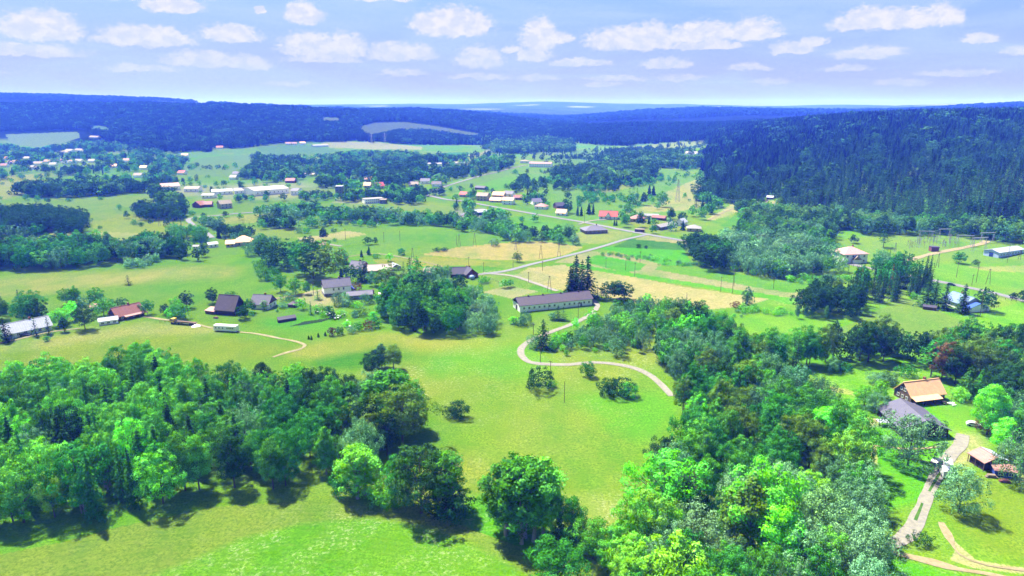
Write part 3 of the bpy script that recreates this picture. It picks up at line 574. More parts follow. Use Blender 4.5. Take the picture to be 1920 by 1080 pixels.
def spruce(seed, wid=.17, c0=.05, tiers=17, per=11, dense=1.0, pine=False):
    g = np.random.default_rng(seed); PP, NN, SS = [], [], []
    for t in range(tiers):
        f = (t + .3) / tiers; z = c0 + (1 - c0) * f * .985
        r = wid * ((1 - f) ** .8 + .03) * g.uniform(.88, 1.1)
        if pine: r = wid * (math.sin(math.pi * min(1, .18 + f * .8)) ** .7) * g.uniform(.7, 1.2)
        nb = max(4, int(per * (1 - f * .55)))
        for k in range(nb):
            a = 2 * math.pi * (k + g.uniform(-.35, .35)) / nb + t * 1.3; rb = r * g.uniform(.72, 1.18)
            m = max(3, int(9 * rb / wid * dense))
            s = np.linspace(.22, 1, m) + g.normal(size=m) * .02
            x = rb * s; zz = z - (.10 if not pine else -.02) * s ** 1.3 * rb / wid * .62 + g.normal(size=m) * .006
            aa = a + g.normal(size=m) * .10 / (s + .2)
            PP.append(np.stack([x * np.cos(aa), x * np.sin(aa), zz], 1))
            NN.append(unit(np.stack([np.cos(aa) * .55, np.sin(aa) * .55, np.full(m, .8)], 1) + g.normal(size=(m, 3)) * .33))
            SS.append(np.full(m, .021) * g.uniform(.7, 1.35, m) * (1.1 if not pine else 1.25))
    top = 8; PP.append(np.stack([g.normal(size=top) * .004, g.normal(size=top) * .004, np.linspace(.95, 1, top)], 1)); NN.append(unit(g.normal(size=(top, 3)) + [0, 0, .3])); SS.append(np.full(top, .012))
    P, N, S = np.concatenate(PP), np.concatenate(NN), np.concatenate(SS)
    V = leaf_quads(P, N, S, g, .62); var = np.clip(.45 + g.normal(size=len(P)) * .2, 0, 1)
    mb = MB().tube((0, 0, -.03), (0, 0, .5), .013, .008); mb.tube((0, 0, .5), (0, 0, .97), .008, .002)
    return V, var, mb
def lowconifer(seed, wid=.17, tiers=4, spikes=6, c0=.06):
    g = np.random.default_rng(seed); T = []
    for t in range(tiers):
        f0 = t / tiers; ztop = min(1, c0 + (1 - c0) * (f0 + 1.55 / tiers)); zb = c0 + (1 - c0) * f0
        r = wid * (1 - f0 * .86)
        a = np.linspace(0, 2 * np.pi, spikes * 2, endpoint=False) + g.uniform(0, 1)
        rr = r * np.where(np.arange(spikes * 2) % 2, .55, 1.1) * g.uniform(.85, 1.15, spikes * 2)
        ring = np.stack([rr * np.cos(a), rr * np.sin(a), zb + g.normal(size=spikes * 2) * .012], 1); ap = np.array([0, 0, ztop])
        for k in range(spikes * 2): T.append([ap, ring[k], ring[(k + 1) % (spikes * 2)], (ring[(k + 1) % (spikes * 2)] + ap) / 2])
    V = np.array(T); return V, np.clip(.4 + g.normal(size=len(V)) * .18, 0, 1), None
# shape libraries: hero / middle / far
LIB = {}
def addlib(kind, lod, items): LIB[(kind, lod)] = items
bl = dict(
 tree=[dict(wid=.36, c0=.12), dict(wid=.42, c0=.10, nclump=54, cr=(.07, .11)), dict(wid=.31, c0=.14, cone=.35), dict(wid=.38, c0=.13, nclump=38, cr=(.09, .14)), dict(wid=.34, c0=.06, nclump=60, cr=(.06, .10), loose=.1)],
 willow=[dict(wid=.50, c0=.07, nclump=56, cr=(.075, .12), droop=.55), dict(wid=.44, c0=.06, nclump=48, droop=.5, loose=.12), dict(wid=.56, c0=.05, nclump=60, cr=(.07, .12), droop=.4)],
 birch=[dict(wid=.24, c0=.13, nclump=52, cr=(.05, .085), droop=.5, cone=.45, loose=.2), dict(wid=.27, c0=.10, nclump=56, cr=(.05, .08), loose=.25, cone=.3, stems=3)],
 bush=[dict(wid=.62, c0=.0, nclump=26, cr=(.15, .24)), dict(wid=.75, c0=.0, nclump=30, cr=(.14, .22)), dict(wid=.52, c0=.0, nclump=22, cr=(.15, .25), loose=.1)])
for kd, items in bl.items():
    hb = kd == 'bush'
    addlib(kd, 0, [broadleaf(100 + 7 * i + len(kd), nleaf=1500 if hb else 6200, leaf=.033 if hb else .0125, **it) for i, it in enumerate(items)])
    addlib(kd, 1, [broadleaf(200 + 7 * i + len(kd), nleaf=420 if hb else 1500, leaf=.06 if hb else .025, **{**it, 'stems': 1}) for i, it in enumerate(items)])
    addlib(kd, 2, [broadleaf(300 + 7 * i + len(kd), nleaf=70 if hb else 190, leaf=.062 if hb else .034, **{**it, 'stems': 1, 'nclump': 9 if hb else 20, 'cr': (.3, .45) if hb else (.13, .19)}) for i, it in enumerate(items)])
addlib('spruce', 0, [spruce(11), spruce(12, .20, .03), spruce(13, .15, .09, 19), spruce(14, .22, .02, 15)])
addlib('spruce', 1, [spruce(21, tiers=12, per=8, dense=.7), spruce(22, .20, .03, 11, 8, .7), spruce(23, .15, .08, 13, 8, .7)])
addlib('spruce', 2, [lowconifer(31), lowconifer(32, .2), lowconifer(33, .15, 5, 5)])
addlib('spruce', 3, [lowconifer(41, .2, 2, 3), lowconifer(42, .24, 2, 3)])
addlib('pine', 0, [spruce(51, .24, .30, 13, 9, 1.2, True), spruce(52, .20, .34, 12, 9, 1.2, True)])
addlib('pine', 1, [spruce(53, .24, .30, 10, 8, .9, True)])
addlib('pine', 2, [lowconifer(54, .24, 3, 5, .25)])
addlib('tree', 3, [broadleaf(401, nleaf=40, leaf=.06, wid=.4, c0=.05, nclump=8, cr=(.2, .28)), broadleaf(402, nleaf=40, leaf=.06, wid=.36, c0=.05, nclump=8, cr=(.2, .28))])
MESHES = {}
def crown_trunk(kind, lod, k):
    key = (kind, lod, k)
    if key not in MESHES:
        V, var, mb = LIB[(kind, lod)][k]
        cm = np_mesh('crown', V.reshape(-1, 3), np.arange(len(V) * 4).reshape(-1, 4), [LEAF], {'leafvar': ('FLOAT', 'FACE', var)})
        tm = mb.mesh('trunk', BARKL if kind == 'birch' else BARK) if mb else None
        # both in one mesh, for trees too small in the picture to show their parts
        if mb:
            q = [f for f in mb.f if len(f) == 4]; Vt = np.array(mb.v); nq = len(V) * 4
            one = np_mesh('tree', np.concatenate([V.reshape(-1, 3), Vt]), np.concatenate([np.arange(nq).reshape(-1, 4), np.array(q) + nq]), [LEAF, BARKL if kind == 'birch' else BARK],
                          {'leafvar': ('FLOAT', 'FACE', np.concatenate([var, np.full(len(q), .5)]))}, np.concatenate([np.zeros(len(V)), np.ones(len(q))]))
        else: one = cm
        MESHES[key] = (cm, tm, one)
    return MESHES[key]
NAME = dict(tree='broadleaf_tree', willow='willow_tree', birch='birch_tree', bush='bush', spruce='spruce_tree', pine='pine_tree')
CATS = dict(tree='tree', willow='willow', birch='birch', bush='bush', spruce='spruce', pine='pine')
LC = dict(dark=(46, 92, 52), mid=(84, 162, 46), green=(112, 200, 38), lime=(116, 238, 10), grey=(104, 150, 116), silver=(136, 178, 142), yellow=(132, 200, 50), olive=(98, 140, 50),
          teal=(60, 144, 58), spruce=(48, 90, 46), young=(60, 128, 50), brown=(122, 92, 84), deep=(20, 44, 24), deeper=(32, 64, 32), far=(52, 98, 46), farl=(96, 150, 66))
CW = dict(dark='dark green', mid='mid green', green='fresh green', lime='bright lime green', grey='grey green', silver='silvery', yellow='yellow green', olive='olive green', teal='plain green',
          spruce='dark', young='young fresh green', brown='brown withered', far='dark green', farl='pale green', deep='dark', deeper='dark green')
def leafcol(c, g=rng, k=.70):
    a = np.array(lin(LC[c])) * k * np.array([.92, 1.12, .72] if c in ('grey', 'silver') else [1.12, 1.08, .38]); return a * (1 + g.normal() * (.20 if c == 'spruce' else .16)) * (1 + g.normal(size=3) * np.array([.08, .03, .08]))
TREES = []   # every planted tree: dict(kind,x,y,h,w,col,app,region,label)
def plant(kind, x, y, h, col, region, w=1.0, label=None, group=None):
    z = float(ground_z(x, y)); px, py, dep = project(np.array([x, y, z]))
    TREES.append(dict(kind=kind, x=x, y=y, z=z, h=h, w=w, col=col, app=h * FPX / float(dep), px=float(px), py=float(py), region=region, label=label, group=group, hand=label is not None, single=True))
def single(kind, px, py, hpx, col, region, w=1.0, label=None):
    q = at(px, py); _, _, dep = project(q)
    el = math.atan2(H - q[2], math.hypot(q[0], q[1])); h = hpx * float(dep) / FPX / math.cos(el) * math.cos(math.atan((py - 540) / FPX)) 
    plant(kind, q[0], q[1], h, col, region, w * (1.35 if kind == 'spruce' else 1), label)
OPEN = [[(670,239),(700,229),(760,227),(820,234),(905,250),(895,256),(840,250),(800,243),(740,244),(700,255),(685,250)], [(600,219),(634,219),(644,227),(600,229)], [(155,236),(190,234),(214,240),(208,247),(175,243)], [(10,253),(60,249),(148,246),(150,258),(118,268),(66,277),(20,268)], [(640,266),(800,272),(930,272),(900,282),(640,281)],
 [(338,314),(370,296),(485,290),(470,306),(430,328),(350,326)], [(480,280),(560,272),(640,282),(600,292),(500,292)], [(640,318),(700,322),(690,330),(640,326)], [(560,300),(620,300),(600,308),(560,308)]]
def grove(poly, space, mix, hr, region, thin=0.0, seed=0, wr=(.85, 1.15), zone=None, prob=None, rmax=5200):
    """plant a jittered grid over a footprint given in picture coordinates"""
    g = np.random.default_rng(seed + 1000)
    W8 = [at(*p) if zone is None else None for p in poly] if zone is None else None
    if zone is None: xs = [p[0] for p in W8]; yy = [p[1] for p in W8]
    else: xs, yy = zone[0], zone[1]
    gx, gy = np.meshgrid(np.arange(min(xs), max(xs) + space, space), np.arange(min(yy), max(yy) + space, space))
    gx = (gx + g.uniform(-.42, .42, gx.shape) * space).ravel(); gy = (gy + g.uniform(-.42, .42, gy.shape) * space).ravel()
    gz = ground_z(gx, gy); px, py, dep = project(np.stack([gx, gy, gz], 1))
    rg_ = 9 * 600 / np.maximum(dep, 250) + 5
    kk = inpoly(px + vnoise(gx, gy, space * 4, 7 + seed) * rg_, py + vnoise(gx, gy, space * 3, 9 + seed) * rg_ * .35, poly) & (gy > 30) & (np.hypot(gx, gy) < rmax) & (px > -90) & (px < 2010)
    if thin: kk &= (vnoise(gx, gy, space * 4.5, 40 + seed) * .75 + g.uniform(-.3, .3, gx.shape)) > (thin * 2 - 1) * .62
    if region in ('far_forest', 'village'):
        ap = 14 * FPX / dep
        for ex in OPEN:
            kk &= ~(inpoly(px, py, ex) | inpoly(px, py - ap * .8, ex))
    gx, gy, gz, px, py, dep = [a[kk] for a in (gx, gy, gz, px, py, dep)]
    kinds = [m[0] for m in mix]; p = np.array([m[2] for m in mix], float); p /= p.sum()
    sel = g.choice(len(mix), len(gx), p=p)
    blk = (vnoise(gx, gy, space * 4, 90 + seed) * .5 + .5) * len(mix)      # neighbours tend to be of one kind
    sel = np.where(g.uniform(size=len(gx)) < .45, np.clip(np.searchsorted(np.cumsum(p), np.clip(blk / len(mix), 0, .999)), 0, len(mix) - 1), sel)
    h = g.uniform(hr[0], hr[1], len(gx)); w = g.uniform(*wr, len(gx)) * (.80 if region in ('west_wood', 'east_wood', 'farm_belt', 'farm_grove', 'lane_thicket', 'spruce_stand') else 1.0)
    for i in range(len(gx)):
        k, c, _ = mix[sel[i]][:3]; hf = mix[sel[i]][3] if len(mix[sel[i]]) > 3 else 1.0
        TREES.append(dict(kind=k, x=gx[i], y=gy[i], z=gz[i], h=h[i] * hf, w=w[i], col=c, app=h[i] * hf * FPX / dep[i], px=px[i], py=py[i], region=region, label=None, group=None, hand=False, single=False))

# --- single trees and bushes one can point to: kind, x, y of the foot, height in the picture, colour, region, width, label
S = single
S('birch',950,1003,138,'mid','meadow_clump',1.2); S('birch',985,1010,152,'mid','meadow_clump',1.25); S('birch',1018,1003,140,'green','meadow_clump',1.2); S('birch',968,992,140,'teal','meadow_clump',1.1)
S('tree',790,962,128,'dark','field_edge',1.05,'tall dark round tree at the edge of the mown field beside the meadow gap')
S('birch',838,955,112,'mid','field_edge',1.2); S('tree',750,942,86,'teal','field_edge',1.0); S('birch',672,928,96,'green','field_edge',1.45,'light green slender tree standing out where the mixed wood ends above the mown field')
S('bush',712,942,44,'green','field_edge'); S('bush',855,975,48,'dark','field_edge'); S('bush',650,925,38,'teal','field_edge'); S('bush',735,955,36,'mid','field_edge'); S('bush',828,968,44,'dark','field_edge')
S('tree',1045,1112,92,'teal','bottom_clump',1.25,'round fresh deep green tree cut by the lower picture edge'); S('tree',1070,1020,86,'teal','bottom_clump',.9); S('tree',1112,1048,76,'mid','bottom_clump',1.1); S('tree',1145,1064,78,'mid','bottom_clump',1.1)
S('tree',1180,1090,84,'green','bottom_clump',1.1); S('bush',1058,1030,40,'dark','bottom_clump')
S('tree',1243,970,118,'lime','east_wood',1.2,'bright lime green tree bulging out of the wood over the meadow'); S('tree',1222,985,60,'lime','east_wood',1.1); S('tree',1290,975,76,'dark','east_wood',1.0)
S('tree',1425,1035,168,'lime','east_wood',.85,'tallest bright lime green tree deep in the wood near the farm drive'); S('tree',1450,1075,130,'lime','east_wood',.9); S('birch',1398,1045,150,'olive','east_wood',1.3)
S('tree',1262,1125,118,'yellow','east_wood',1.2,'large yellow green round tree at the lower end of the wood'); S('willow',1300,1035,92,'silver','east_wood',1.1,'silvery willow spreading above the yellow green tree'); S('willow',1365,1085,80,'grey','east_wood',.9)
S('willow',1702,872,104,'silver','farmyard',.92,'broad silvery willow in front of the dark barn'); S('willow',1797,962,92,'silver','farmyard',.85,'silvery willow beside the gravel drive below the parked van')
S('tree',738,692,46,'olive','meadow_trees',1.1,'olive round tree, the upper one of the trio in the meadow'); S('birch',716,690,46,'grey','meadow_trees',1.3); S('tree',698,704,48,'dark','meadow_trees',1.0,'dark small tree, lowest of the trio in the meadow')
for i, (x, y, h) in enumerate([(302,762,97),(259,784,97),(312,812,98),(325,856,102),(445,792,94),(271,908,106),(122,880,110),(422,846,96),(447,868,96),(135,905,110),(300,900,106),(90,850,100),(365,880,104),(395,800,94),(210,815,98),(545,800,90),(30,880,104),(180,870,104)]): S('spruce',x,y,h,'young' if i % 3 else 'spruce','west_wood',1.15)
S('birch',735,800,110,'mid','west_wood',1.5); S('tree',755,835,112,'olive','west_wood',1.1,'big dark olive tree closing the mixed wood towards the meadow'); S('tree',775,805,90,'mid','west_wood',.9)
S('bush',862,782,30,'dark','meadow'); S('bush',846,782,20,'dark','meadow'); S('bush',1010,730,40,'dark','meadow',.85); S('bush',1034,726,14,'green','meadow')
S('bush',1102,706,27,'teal','meadow',.9); S('bush',1138,738,28,'dark','meadow',1.0); S('bush',1160,742,33,'dark','meadow',1.0); S('bush',1178,744,26,'teal','meadow')
S('spruce',1018,653,54,'spruce','lane_thicket',1.5,'dark bushy spruce inside the bend of the gravel track'); S('willow',1002,652,26,'grey','lane_thicket')
for i, (x, y, h, w) in enumerate([(1069,560,62,1.1),(1079,557,78,1.2),(1090,560,72,1.1),(1101,557,78,1.2),(1074,554,60,1.1)]): S('spruce',x,y,h,'spruce','barn_spruces',w)
S('pine',1111,572,50,'dark','barn_spruces',1.2,'dark pine leaning over the end of the long white barn'); S('spruce',1128,560,30,'spruce','barn_spruces'); S('spruce',1120,558,24,'spruce','barn_spruces')
for x, h in ((1143,33),(1157,34),(1171,31)): S('tree',x,561,h,'dark','field_oaks',1.35)
S('spruce',1046,600,28,'spruce','barn_yard',1.7); S('spruce',1056,600,25,'spruce','barn_yard',1.7); S('bush',1037,600,14,'grey','barn_yard'); S('bush',985,607,24,'grey','barn_yard',.7); S('bush',975,611,16,'grey','barn_yard'); S('bush',962,607,14,'green','barn_yard')
for x, y, h in ((12,640,46),(40,634,38),(68,630,36),(92,627,34)): S('spruce',x,y,h,'spruce','metal_roof_spruces',1.25)
for k,x,y,h,c,w in (('tree',60,592,48,'teal',1.1),('spruce',38,580,38,'spruce',1.2),('tree',45,604,42,'teal',1),('tree',72,602,44,'dark',1),('tree',0,600,44,'dark',1.1),('bush',22,590,22,'teal',1),
   ('tree',125,572,32,'mid',1),('birch',143,570,34,'mid',1.1),('tree',182,570,32,'mid',1.2),('bush',160,572,18,'grey',1.2),('tree',112,612,34,'green',1.1),('tree',126,604,30,'lime',1.1),('tree',136,588,24,'lime',1.1),
   ('tree',160,618,46,'dark',1.0),('tree',121,622,28,'dark',1),('birch',150,616,40,'teal',1.2),('tree',195,592,34,'mid',1.1),('tree',258,586,40,'dark',1.15),('tree',277,590,28,'teal',1),('bush',205,576,16,'teal',1),('bush',228,572,14,'dark',1),('bush',108,594,14,'lime',1.2),
   ('spruce',153,585,16,'young',1),('bush',88,640,10,'mid',1)): S(k,x,y,h,c,'west_farms',w)
S('tree',350,577,32,'dark','barn_garden',.95,'dark round tree beside the brown weathered barn'); S('tree',332,592,36,'green','barn_garden'); S('bush',322,594,18,'lime','barn_garden',.9); S('bush',310,590,20,'dark','barn_garden',.7); S('tree',343,598,30,'mid','barn_garden')
S('tree',378,611,34,'dark','barn_garden',1.15,'dark round tree over the parked lorry'); S('tree',398,569,30,'dark','barn_garden',1.0,'lone open tree on the meadow behind the brown weathered barn'); S('tree',455,598,26,'dark','barn_garden',1.3); S('tree',468,586,26,'teal','barn_garden',1.1); S('bush',434,560,14,'teal','barn_garden')
S('bush',472,592,9,'mid','barn_garden'); S('tree',495,581,18,'silver','barn_garden'); S('bush',530,577,10,'grey','barn_garden',1.3)
S('spruce',241,534,19,'dark','west_meadow',1.8,'lone small dark spruce in the straw coloured meadow')
S('tree',526,547,32,'teal','house_garden',.9); S('tree',554,552,32,'mid','house_garden',1.1); S('tree',576,552,24,'mid','house_garden'); S('spruce',596,562,20,'young','house_garden',1.9)
for k,x,y,h,c,w in (('bush',496,525,22,'mid',1),('bush',514,521,20,'teal',.9),('bush',505,526,14,'green',1),('bush',540,562,14,'grey',1.3),('tree',565,580,20,'green',1.1),('spruce',583,590,26,'young',1.1),('bush',598,586,16,'green',1),('bush',616,587,14,'teal',1),
   ('willow',632,573,26,'silver',.8),('willow',647,570,24,'silver',.8),('bush',645,574,14,'silver',.9),('bush',658,576,15,'grey',.7),('bush',670,577,12,'green',1),('willow',685,570,22,'grey',.7),('bush',697,569,11,'grey',1),('bush',668,545,14,'brown',1.2),
   ('bush',640,594,13,'green',1),('bush',623,597,30*.5,'dark',.8),('bush',680,592,15,'olive',1),('bush',665,594,13,'grey',1),('bush',637,628,15,'dark',.8),('bush',622,630,17,'brown',.7),('spruce',579,636,8,'spruce',1.6),('spruce',584,637,9,'spruce',1.6),('spruce',597,632,9,'spruce',1.4),('spruce',610,630,9,'spruce',1.4),
   ('bush',660,625,14,'grey',.9),('bush',672,620,16,'teal',.9),('bush',690,618,18,'brown',.8),('bush',704,614,18,'teal',.9),('bush',650,612,10,'lime',1.2),('bush',700,598,14,'lime',1),('bush',712,585,14,'green',1),('bush',690,604,10,'green',1),('bush',606,594,10,'green',1),('bush',520,585,5,'green',1)): S(k,x,y,h,c,'house_garden',w)
for k,x,y,h,c,w in (('tree',612,528,66,'olive',1.25),('tree',588,522,68,'dark',1.1),('tree',572,515,58,'teal',1.1),('tree',640,505,40,'mid',1),('tree',663,530,34,'dark',1.1),('tree',560,500,50,'teal',1),('tree',525,500,52,'dark',1.4),('tree',500,490,44,'dark',1.1),
   ('tree',605,490,40,'mid',1),('tree',580,480,38,'dark',1.1),('tree',545,490,36,'mid',1),('tree',512,508,30,'dark',1),('bush',490,508,22,'mid',1),('tree',495,470,30,'teal',1),('tree',540,508,26,'dark',1)): S(k,x,y,h,c,'farm_oaks',w)
for k,x,y,h,c,w in (('spruce',648,506,30,'spruce',1.1),('spruce',683,528,44,'spruce',1.25),('spruce',676,526,40,'spruce',1.0),('tree',733,542,46,'olive',1.2),('tree',712,538,30,'mid',1),('tree',700,536,28,'grey',1),('spruce',770,540,58,'spruce',1.1),('pine',783,543,62,'teal',1.3),('spruce',757,520,30,'spruce',1),
   ('tree',806,540,40,'grey',1),('tree',822,530,34,'grey',.8),('tree',838,528,30,'grey',.8),('tree',862,548,34,'dark',1.2),('willow',838,548,30,'grey',1),('birch',690,478,9,'dark',1),('spruce',678,482,14,'spruce',1.2),('spruce',692,478,17,'young',1.3),('bush',705,484,10,'mid',1),('bush',908,530,12,'mid',1.4),('tree',947,540,16,'mid',1.2),('tree',956,538,14,'mid',1.1),
   ('spruce',640,520,20,'spruce',1),('tree',722,520,20,'mid',1),('tree',730,490,16,'green',1)): S(k,x,y,h,c,'farm_trees',w)
for x, y, h, w in ((1737,574,58,1.35),(1752,566,44,1.2),(1770,580,50,1.4),(1803,587,56,1.25)): S('spruce',x,y,h,'spruce','road_spruces',w)
S('tree',1846,583,42,'dark','road_spruces',1.0,'dark round tree beside the blue roofed house'); S('spruce',1846,552,16,'spruce','road_spruces'); S('bush',1712,560,12,'green','road_spruces'); S('bush',1900,560,12,'dark','road_side'); S('tree',1917,566,22,'dark','road_side')
S('pine',1656,464,34,'dark','station',1.6,'lone dark pine between the pink roofed villa and the switchyard'); S('tree',1798,494,22,'teal','station',1.4,'round fresh deep green tree on the meadow below the switchyard'); S('tree',1828,500,14,'dark','station',.9); S('tree',1600,456,16,'dark','station',1.3)
S('tree',970,491,20,'olive','fields',1.05,'lone round tree on the straw coloured field by the road'); S('tree',690,459,15,'dark','fields',1.2); S('tree',704,458,13,'dark','fields',.9); S('bush',753,478,13,'teal','fields',1); S('bush',820,472,8,'dark','fields',1.4); S('bush',834,471,7,'dark','fields',1.4); S('bush',927,461,14,'grey','fields',1)
S('tree',871,435,17,'dark','fields',.9); S('tree',607,451,24,'dark','fields',1.1); S('bush',628,452,6,'mid','fields'); S('bush',561,437,10,'grey','fields'); S('bush',575,437,11,'mid','fields'); S('bush',626,435,8,'grey','fields'); S('bush',1197,465,8,'dark','fields'); S('bush',1211,466,6,'dark','fields')
S('tree',1765,712,76,'brown','farm_back',.75,'tall withered brown tree behind the orange roofed farmhouse'); S('pine',1745,706,72,'teal','farm_back',1.3)
S('spruce',1812,745,60,'young','farm_back',1.4); S('spruce',1835,745,56,'young','farm_back',1.3); S('tree',1790,720,70,'dark','farm_back',1)
S('tree',1850,815,98,'lime','farm_back',.85,'bright lime green tree beside the lawn of the farmhouse'); S('tree',1880,855,74,'lime','farm_back',.9,'lime green tree behind the open shed'); S('tree',1868,790,70,'teal','farm_back',.9)
S('willow',1910,905,100,'grey','farm_back',.8); S('tree',1918,880,40,'lime','farm_back'); S('tree',1892,770,90,'dark','farm_back',1.1); S('bush',1800,752,26,'green','farmyard',.9); S('spruce',1783,756,15,'spruce','farmyard',.9); S('bush',1845,810,30,'brown','farmyard',.9)
S('tree',1620,762,42,'green','farmyard',1.2,'fresh green tree on the lawn beside the dark barn'); S('willow',1640,775,44,'grey','farmyard',.8); S('tree',1597,772,26,'green','farmyard',1.1); S('tree',1650,745,34,'green','farmyard',1)
S('bush',1640,720,22,'grey','farmyard'); S('bush',1668,722,24,'grey','farmyard'); S('bush',1700,705,22,'teal','farmyard'); S('bush',1572,690,16,'grey','farmyard'); S('bush',1612,785,16,'green','farmyard')
S('bush',1726,1020,22,'dark','farmyard',1.1); S('bush',1697,1006,14,'green','farmyard')
S('tree',1400,577,40,'grey','field_side',.7,'thin half bare tree at the edge of the long straw field'); S('bush',1380,577,12,'brown','field_side')
S('tree',1258,414,24,'dark','middle_slope'); 
for k,x,y,h,c in (('spruce',1187,383,36,'spruce'),('spruce',1194,384,32,'spruce'),('spruce',1180,381,30,'spruce'),('spruce',1217,368,22,'spruce'),('spruce',1225,367,20,'spruce'),('tree',1180,386,20,'mid'),('tree',1207,385,24,'dark'),('tree',1241,388,30,'mid'),('tree',1219,376,12,'mid'),
   ('spruce',1104,402,22,'spruce'),('spruce',1112,402,20,'spruce'),('tree',1065,400,24,'dark'),('spruce',1090,405,18,'spruce'),('spruce',1083,405,20,'spruce'),('tree',1178,405,26,'mid'),('tree',1170,426,24,'mid'),('tree',1200,426,26,'dark'),('spruce',1217,420,16,'spruce'),('spruce',1152,423,12,'spruce'),('spruce',1156,423,12,'spruce'),
   ('spruce',1305,388,32,'spruce'),('spruce',1315,392,36,'dark'),('tree',1298,406,20,'mid'),('tree',1316,412,24,'mid'),('tree',1280,415,18,'dark'),('tree',1232,430,20,'grey'),('tree',1225,438,16,'teal'),('tree',1255,420,14,'grey'),('spruce',1280,432,20,'spruce')): S(k,x,y,h,c,'hamlet')
# --- woods and thickets
MIXA = [('tree','green',.34),('tree','mid',.18),('tree','lime',.02),('tree','teal',.07),('birch','green',.08),('spruce','young',.17,1.15),('tree','dark',.05),('tree','yellow',.05),('willow','grey',.07)]
MIXA2 = [('tree','green',.14),('willow','grey',.20),('tree','grey',.14),('tree','mid',.20),('tree','teal',.18),('birch','mid',.10),('tree','dark',.12),('willow','silver',.08)]
grove([(-85,1002),(60,990),(180,980),(300,955),(400,935),(420,850),(400,752),(300,757),(200,752),(100,757),(-85,770)], 6.3, MIXA, (11.5,19), 'west_wood', seed=1)
grove([(400,935),(450,928),(600,912),(640,902),(662,880),(640,800),(600,748),(500,747),(400,752),(420,850)], 6.4, MIXA2, (10.5,16.5), 'west_wood', seed=2)
grove([(640,902),(700,872),(735,858),(778,830),(782,800),(760,775),(700,762),(600,748),(640,800)], 6.0, [('tree','mid',.3),('tree','olive',.2),('birch','mid',.15),('tree','dark',.2),('willow','grey',.15)], (11,17), 'west_wood', seed=3)
grove([(-85,770),(100,757),(200,752),(340,756),(330,735),(200,728),(100,735),(-85,745)], 7, [('willow','grey',.4),('tree','teal',.3),('tree','mid',.2),('birch','grey',.1)], (11,15), 'west_wood', seed=4)
grove([(210,750),(290,750),(320,732),(300,712),(240,712),(210,730)], 6, [('tree','mid',.5),('tree','green',.4),('spruce','spruce',.1)], (14,18), 'west_wood', seed=5)
# centre clump behind the meadow
grove([(712,600),(715,618),(760,632),(830,634),(868,632),(872,600),(830,560),(760,552),(722,570)], 5.4, [('tree','mid',.34),('tree','dark',.26),('tree','teal',.2),('birch','mid',.1),('spruce','spruce',.05),('tree','lime',.02)], (10,16.5), 'farm_grove', seed=6)
grove([(872,630),(940,630),(955,608),(930,585),(880,560),(830,560),(868,600)], 6.5, [('willow','grey',.5),('willow','silver',.3),('tree','yellow',.06),('tree','mid',.14)], (7,11), 'farm_grove', seed=7)
# thicket by the gravel track
grove([(1070,640),(1085,664),(1150,668),(1205,664),(1218,640),(1150,628),(1080,622)], 5.2, [('willow','grey',.34),('tree','mid',.22),('tree','dark',.14),('bush','green',.3,.4)], (5,10), 'lane_thicket', seed=8)
grove([(1040,625),(1080,622),(1150,630),(1220,640),(1330,610),(1290,588),(1200,575),(1120,588),(1150,600),(1100,612)], 5.6, [('willow','grey',.30),('tree','green',.14),('tree','lime',.13),('tree','mid',.2),('tree','dark',.1),('bush','teal',.13,.45)], (5.5,10.5), 'lane_thicket', seed=9)
grove([(1018,655),(1070,665),(1085,664),(1070,640),(1030,632)], 4, [('bush','green',.5),('bush','grey',.3),('bush','teal',.2)], (2.5,4.5), 'lane_thicket', seed=10)
# the great wood between meadow and farm
MIXC = [('tree','dark',.22),('tree','mid',.22),('tree','teal',.16),('tree','olive',.14),('willow','grey',.12),('birch','mid',.06),('tree','lime',.035),('spruce','spruce',.03,1.1)]
MIXC2 = [('willow','silver',.20),('willow','grey',.24),('tree','mid',.18),('tree','teal',.12),('tree','yellow',.08),('tree','green',.10),('birch','olive',.04)]
grove([(1225,668),(1262,700),(1300,738),(1345,790),(1440,790),(1530,775),(1500,748),(1440,722),(1420,692),(1360,655),(1300,628),(1225,640)], 7.0, MIXC, (11.5,18), 'east_wood', seed=11)
grove([(1300,738),(1290,775),(1262,835),(1235,880),(1215,930),(1300,960),(1450,930),(1610,905),(1625,870),(1560,822),(1530,775),(1440,790),(1345,790)], 7.0, MIXC, (11.5,18), 'east_wood', seed=12)
grove([(1270,975),(1195,1010),(1180,1075),(1170,1180),(1630,1180),(1628,1060),(1648,1000),(1655,960),(1625,918),(1600,905),(1450,930),(1300,960)], 7.0, MIXC2, (10,16), 'east_wood', seed=13)
grove([(1225,668),(1262,700),(1290,732),(1320,700),(1260,655)], 6, [('tree','lime',.2),('tree','dark',.4),('willow','grey',.4)], (12,17), 'east_wood', seed=14)
# tall belt behind the farm
MIXD = [('tree','dark',.36),('tree','olive',.22),('tree','mid',.16),('tree','teal',.16),('willow','grey',.06),('spruce','spruce',.04)]
grove([(1425,700),(1470,702),(1540,705),(1570,688),(1640,692),(1745,690),(1780,678),(1700,652),(1600,655),(1500,668),(1420,682)], 7.0, MIXD, (11,17), 'farm_belt', seed=15)
grove([(1780,700),(1820,712),(1900,740),(2000,780),(2000,700),(1900,672),(1800,655),(1780,678)], 7.0, MIXD, (12,18), 'farm_belt', seed=16)
grove([(1860,800),(1900,870),(1960,900),(2000,900),(2000,780),(1900,745),(1850,745)], 6.2, [('tree','dark',.3),('willow','grey',.25),('tree','teal',.25),('tree','mid',.2)], (12,17), 'farm_belt', seed=17)
grove([(1560,690),(1600,700),(1700,712),(1690,725),(1600,718),(1540,712)], 7, [('bush','grey',.6),('bush','teal',.4)], (3,6), 'farm_belt', thin=.4, seed=18)
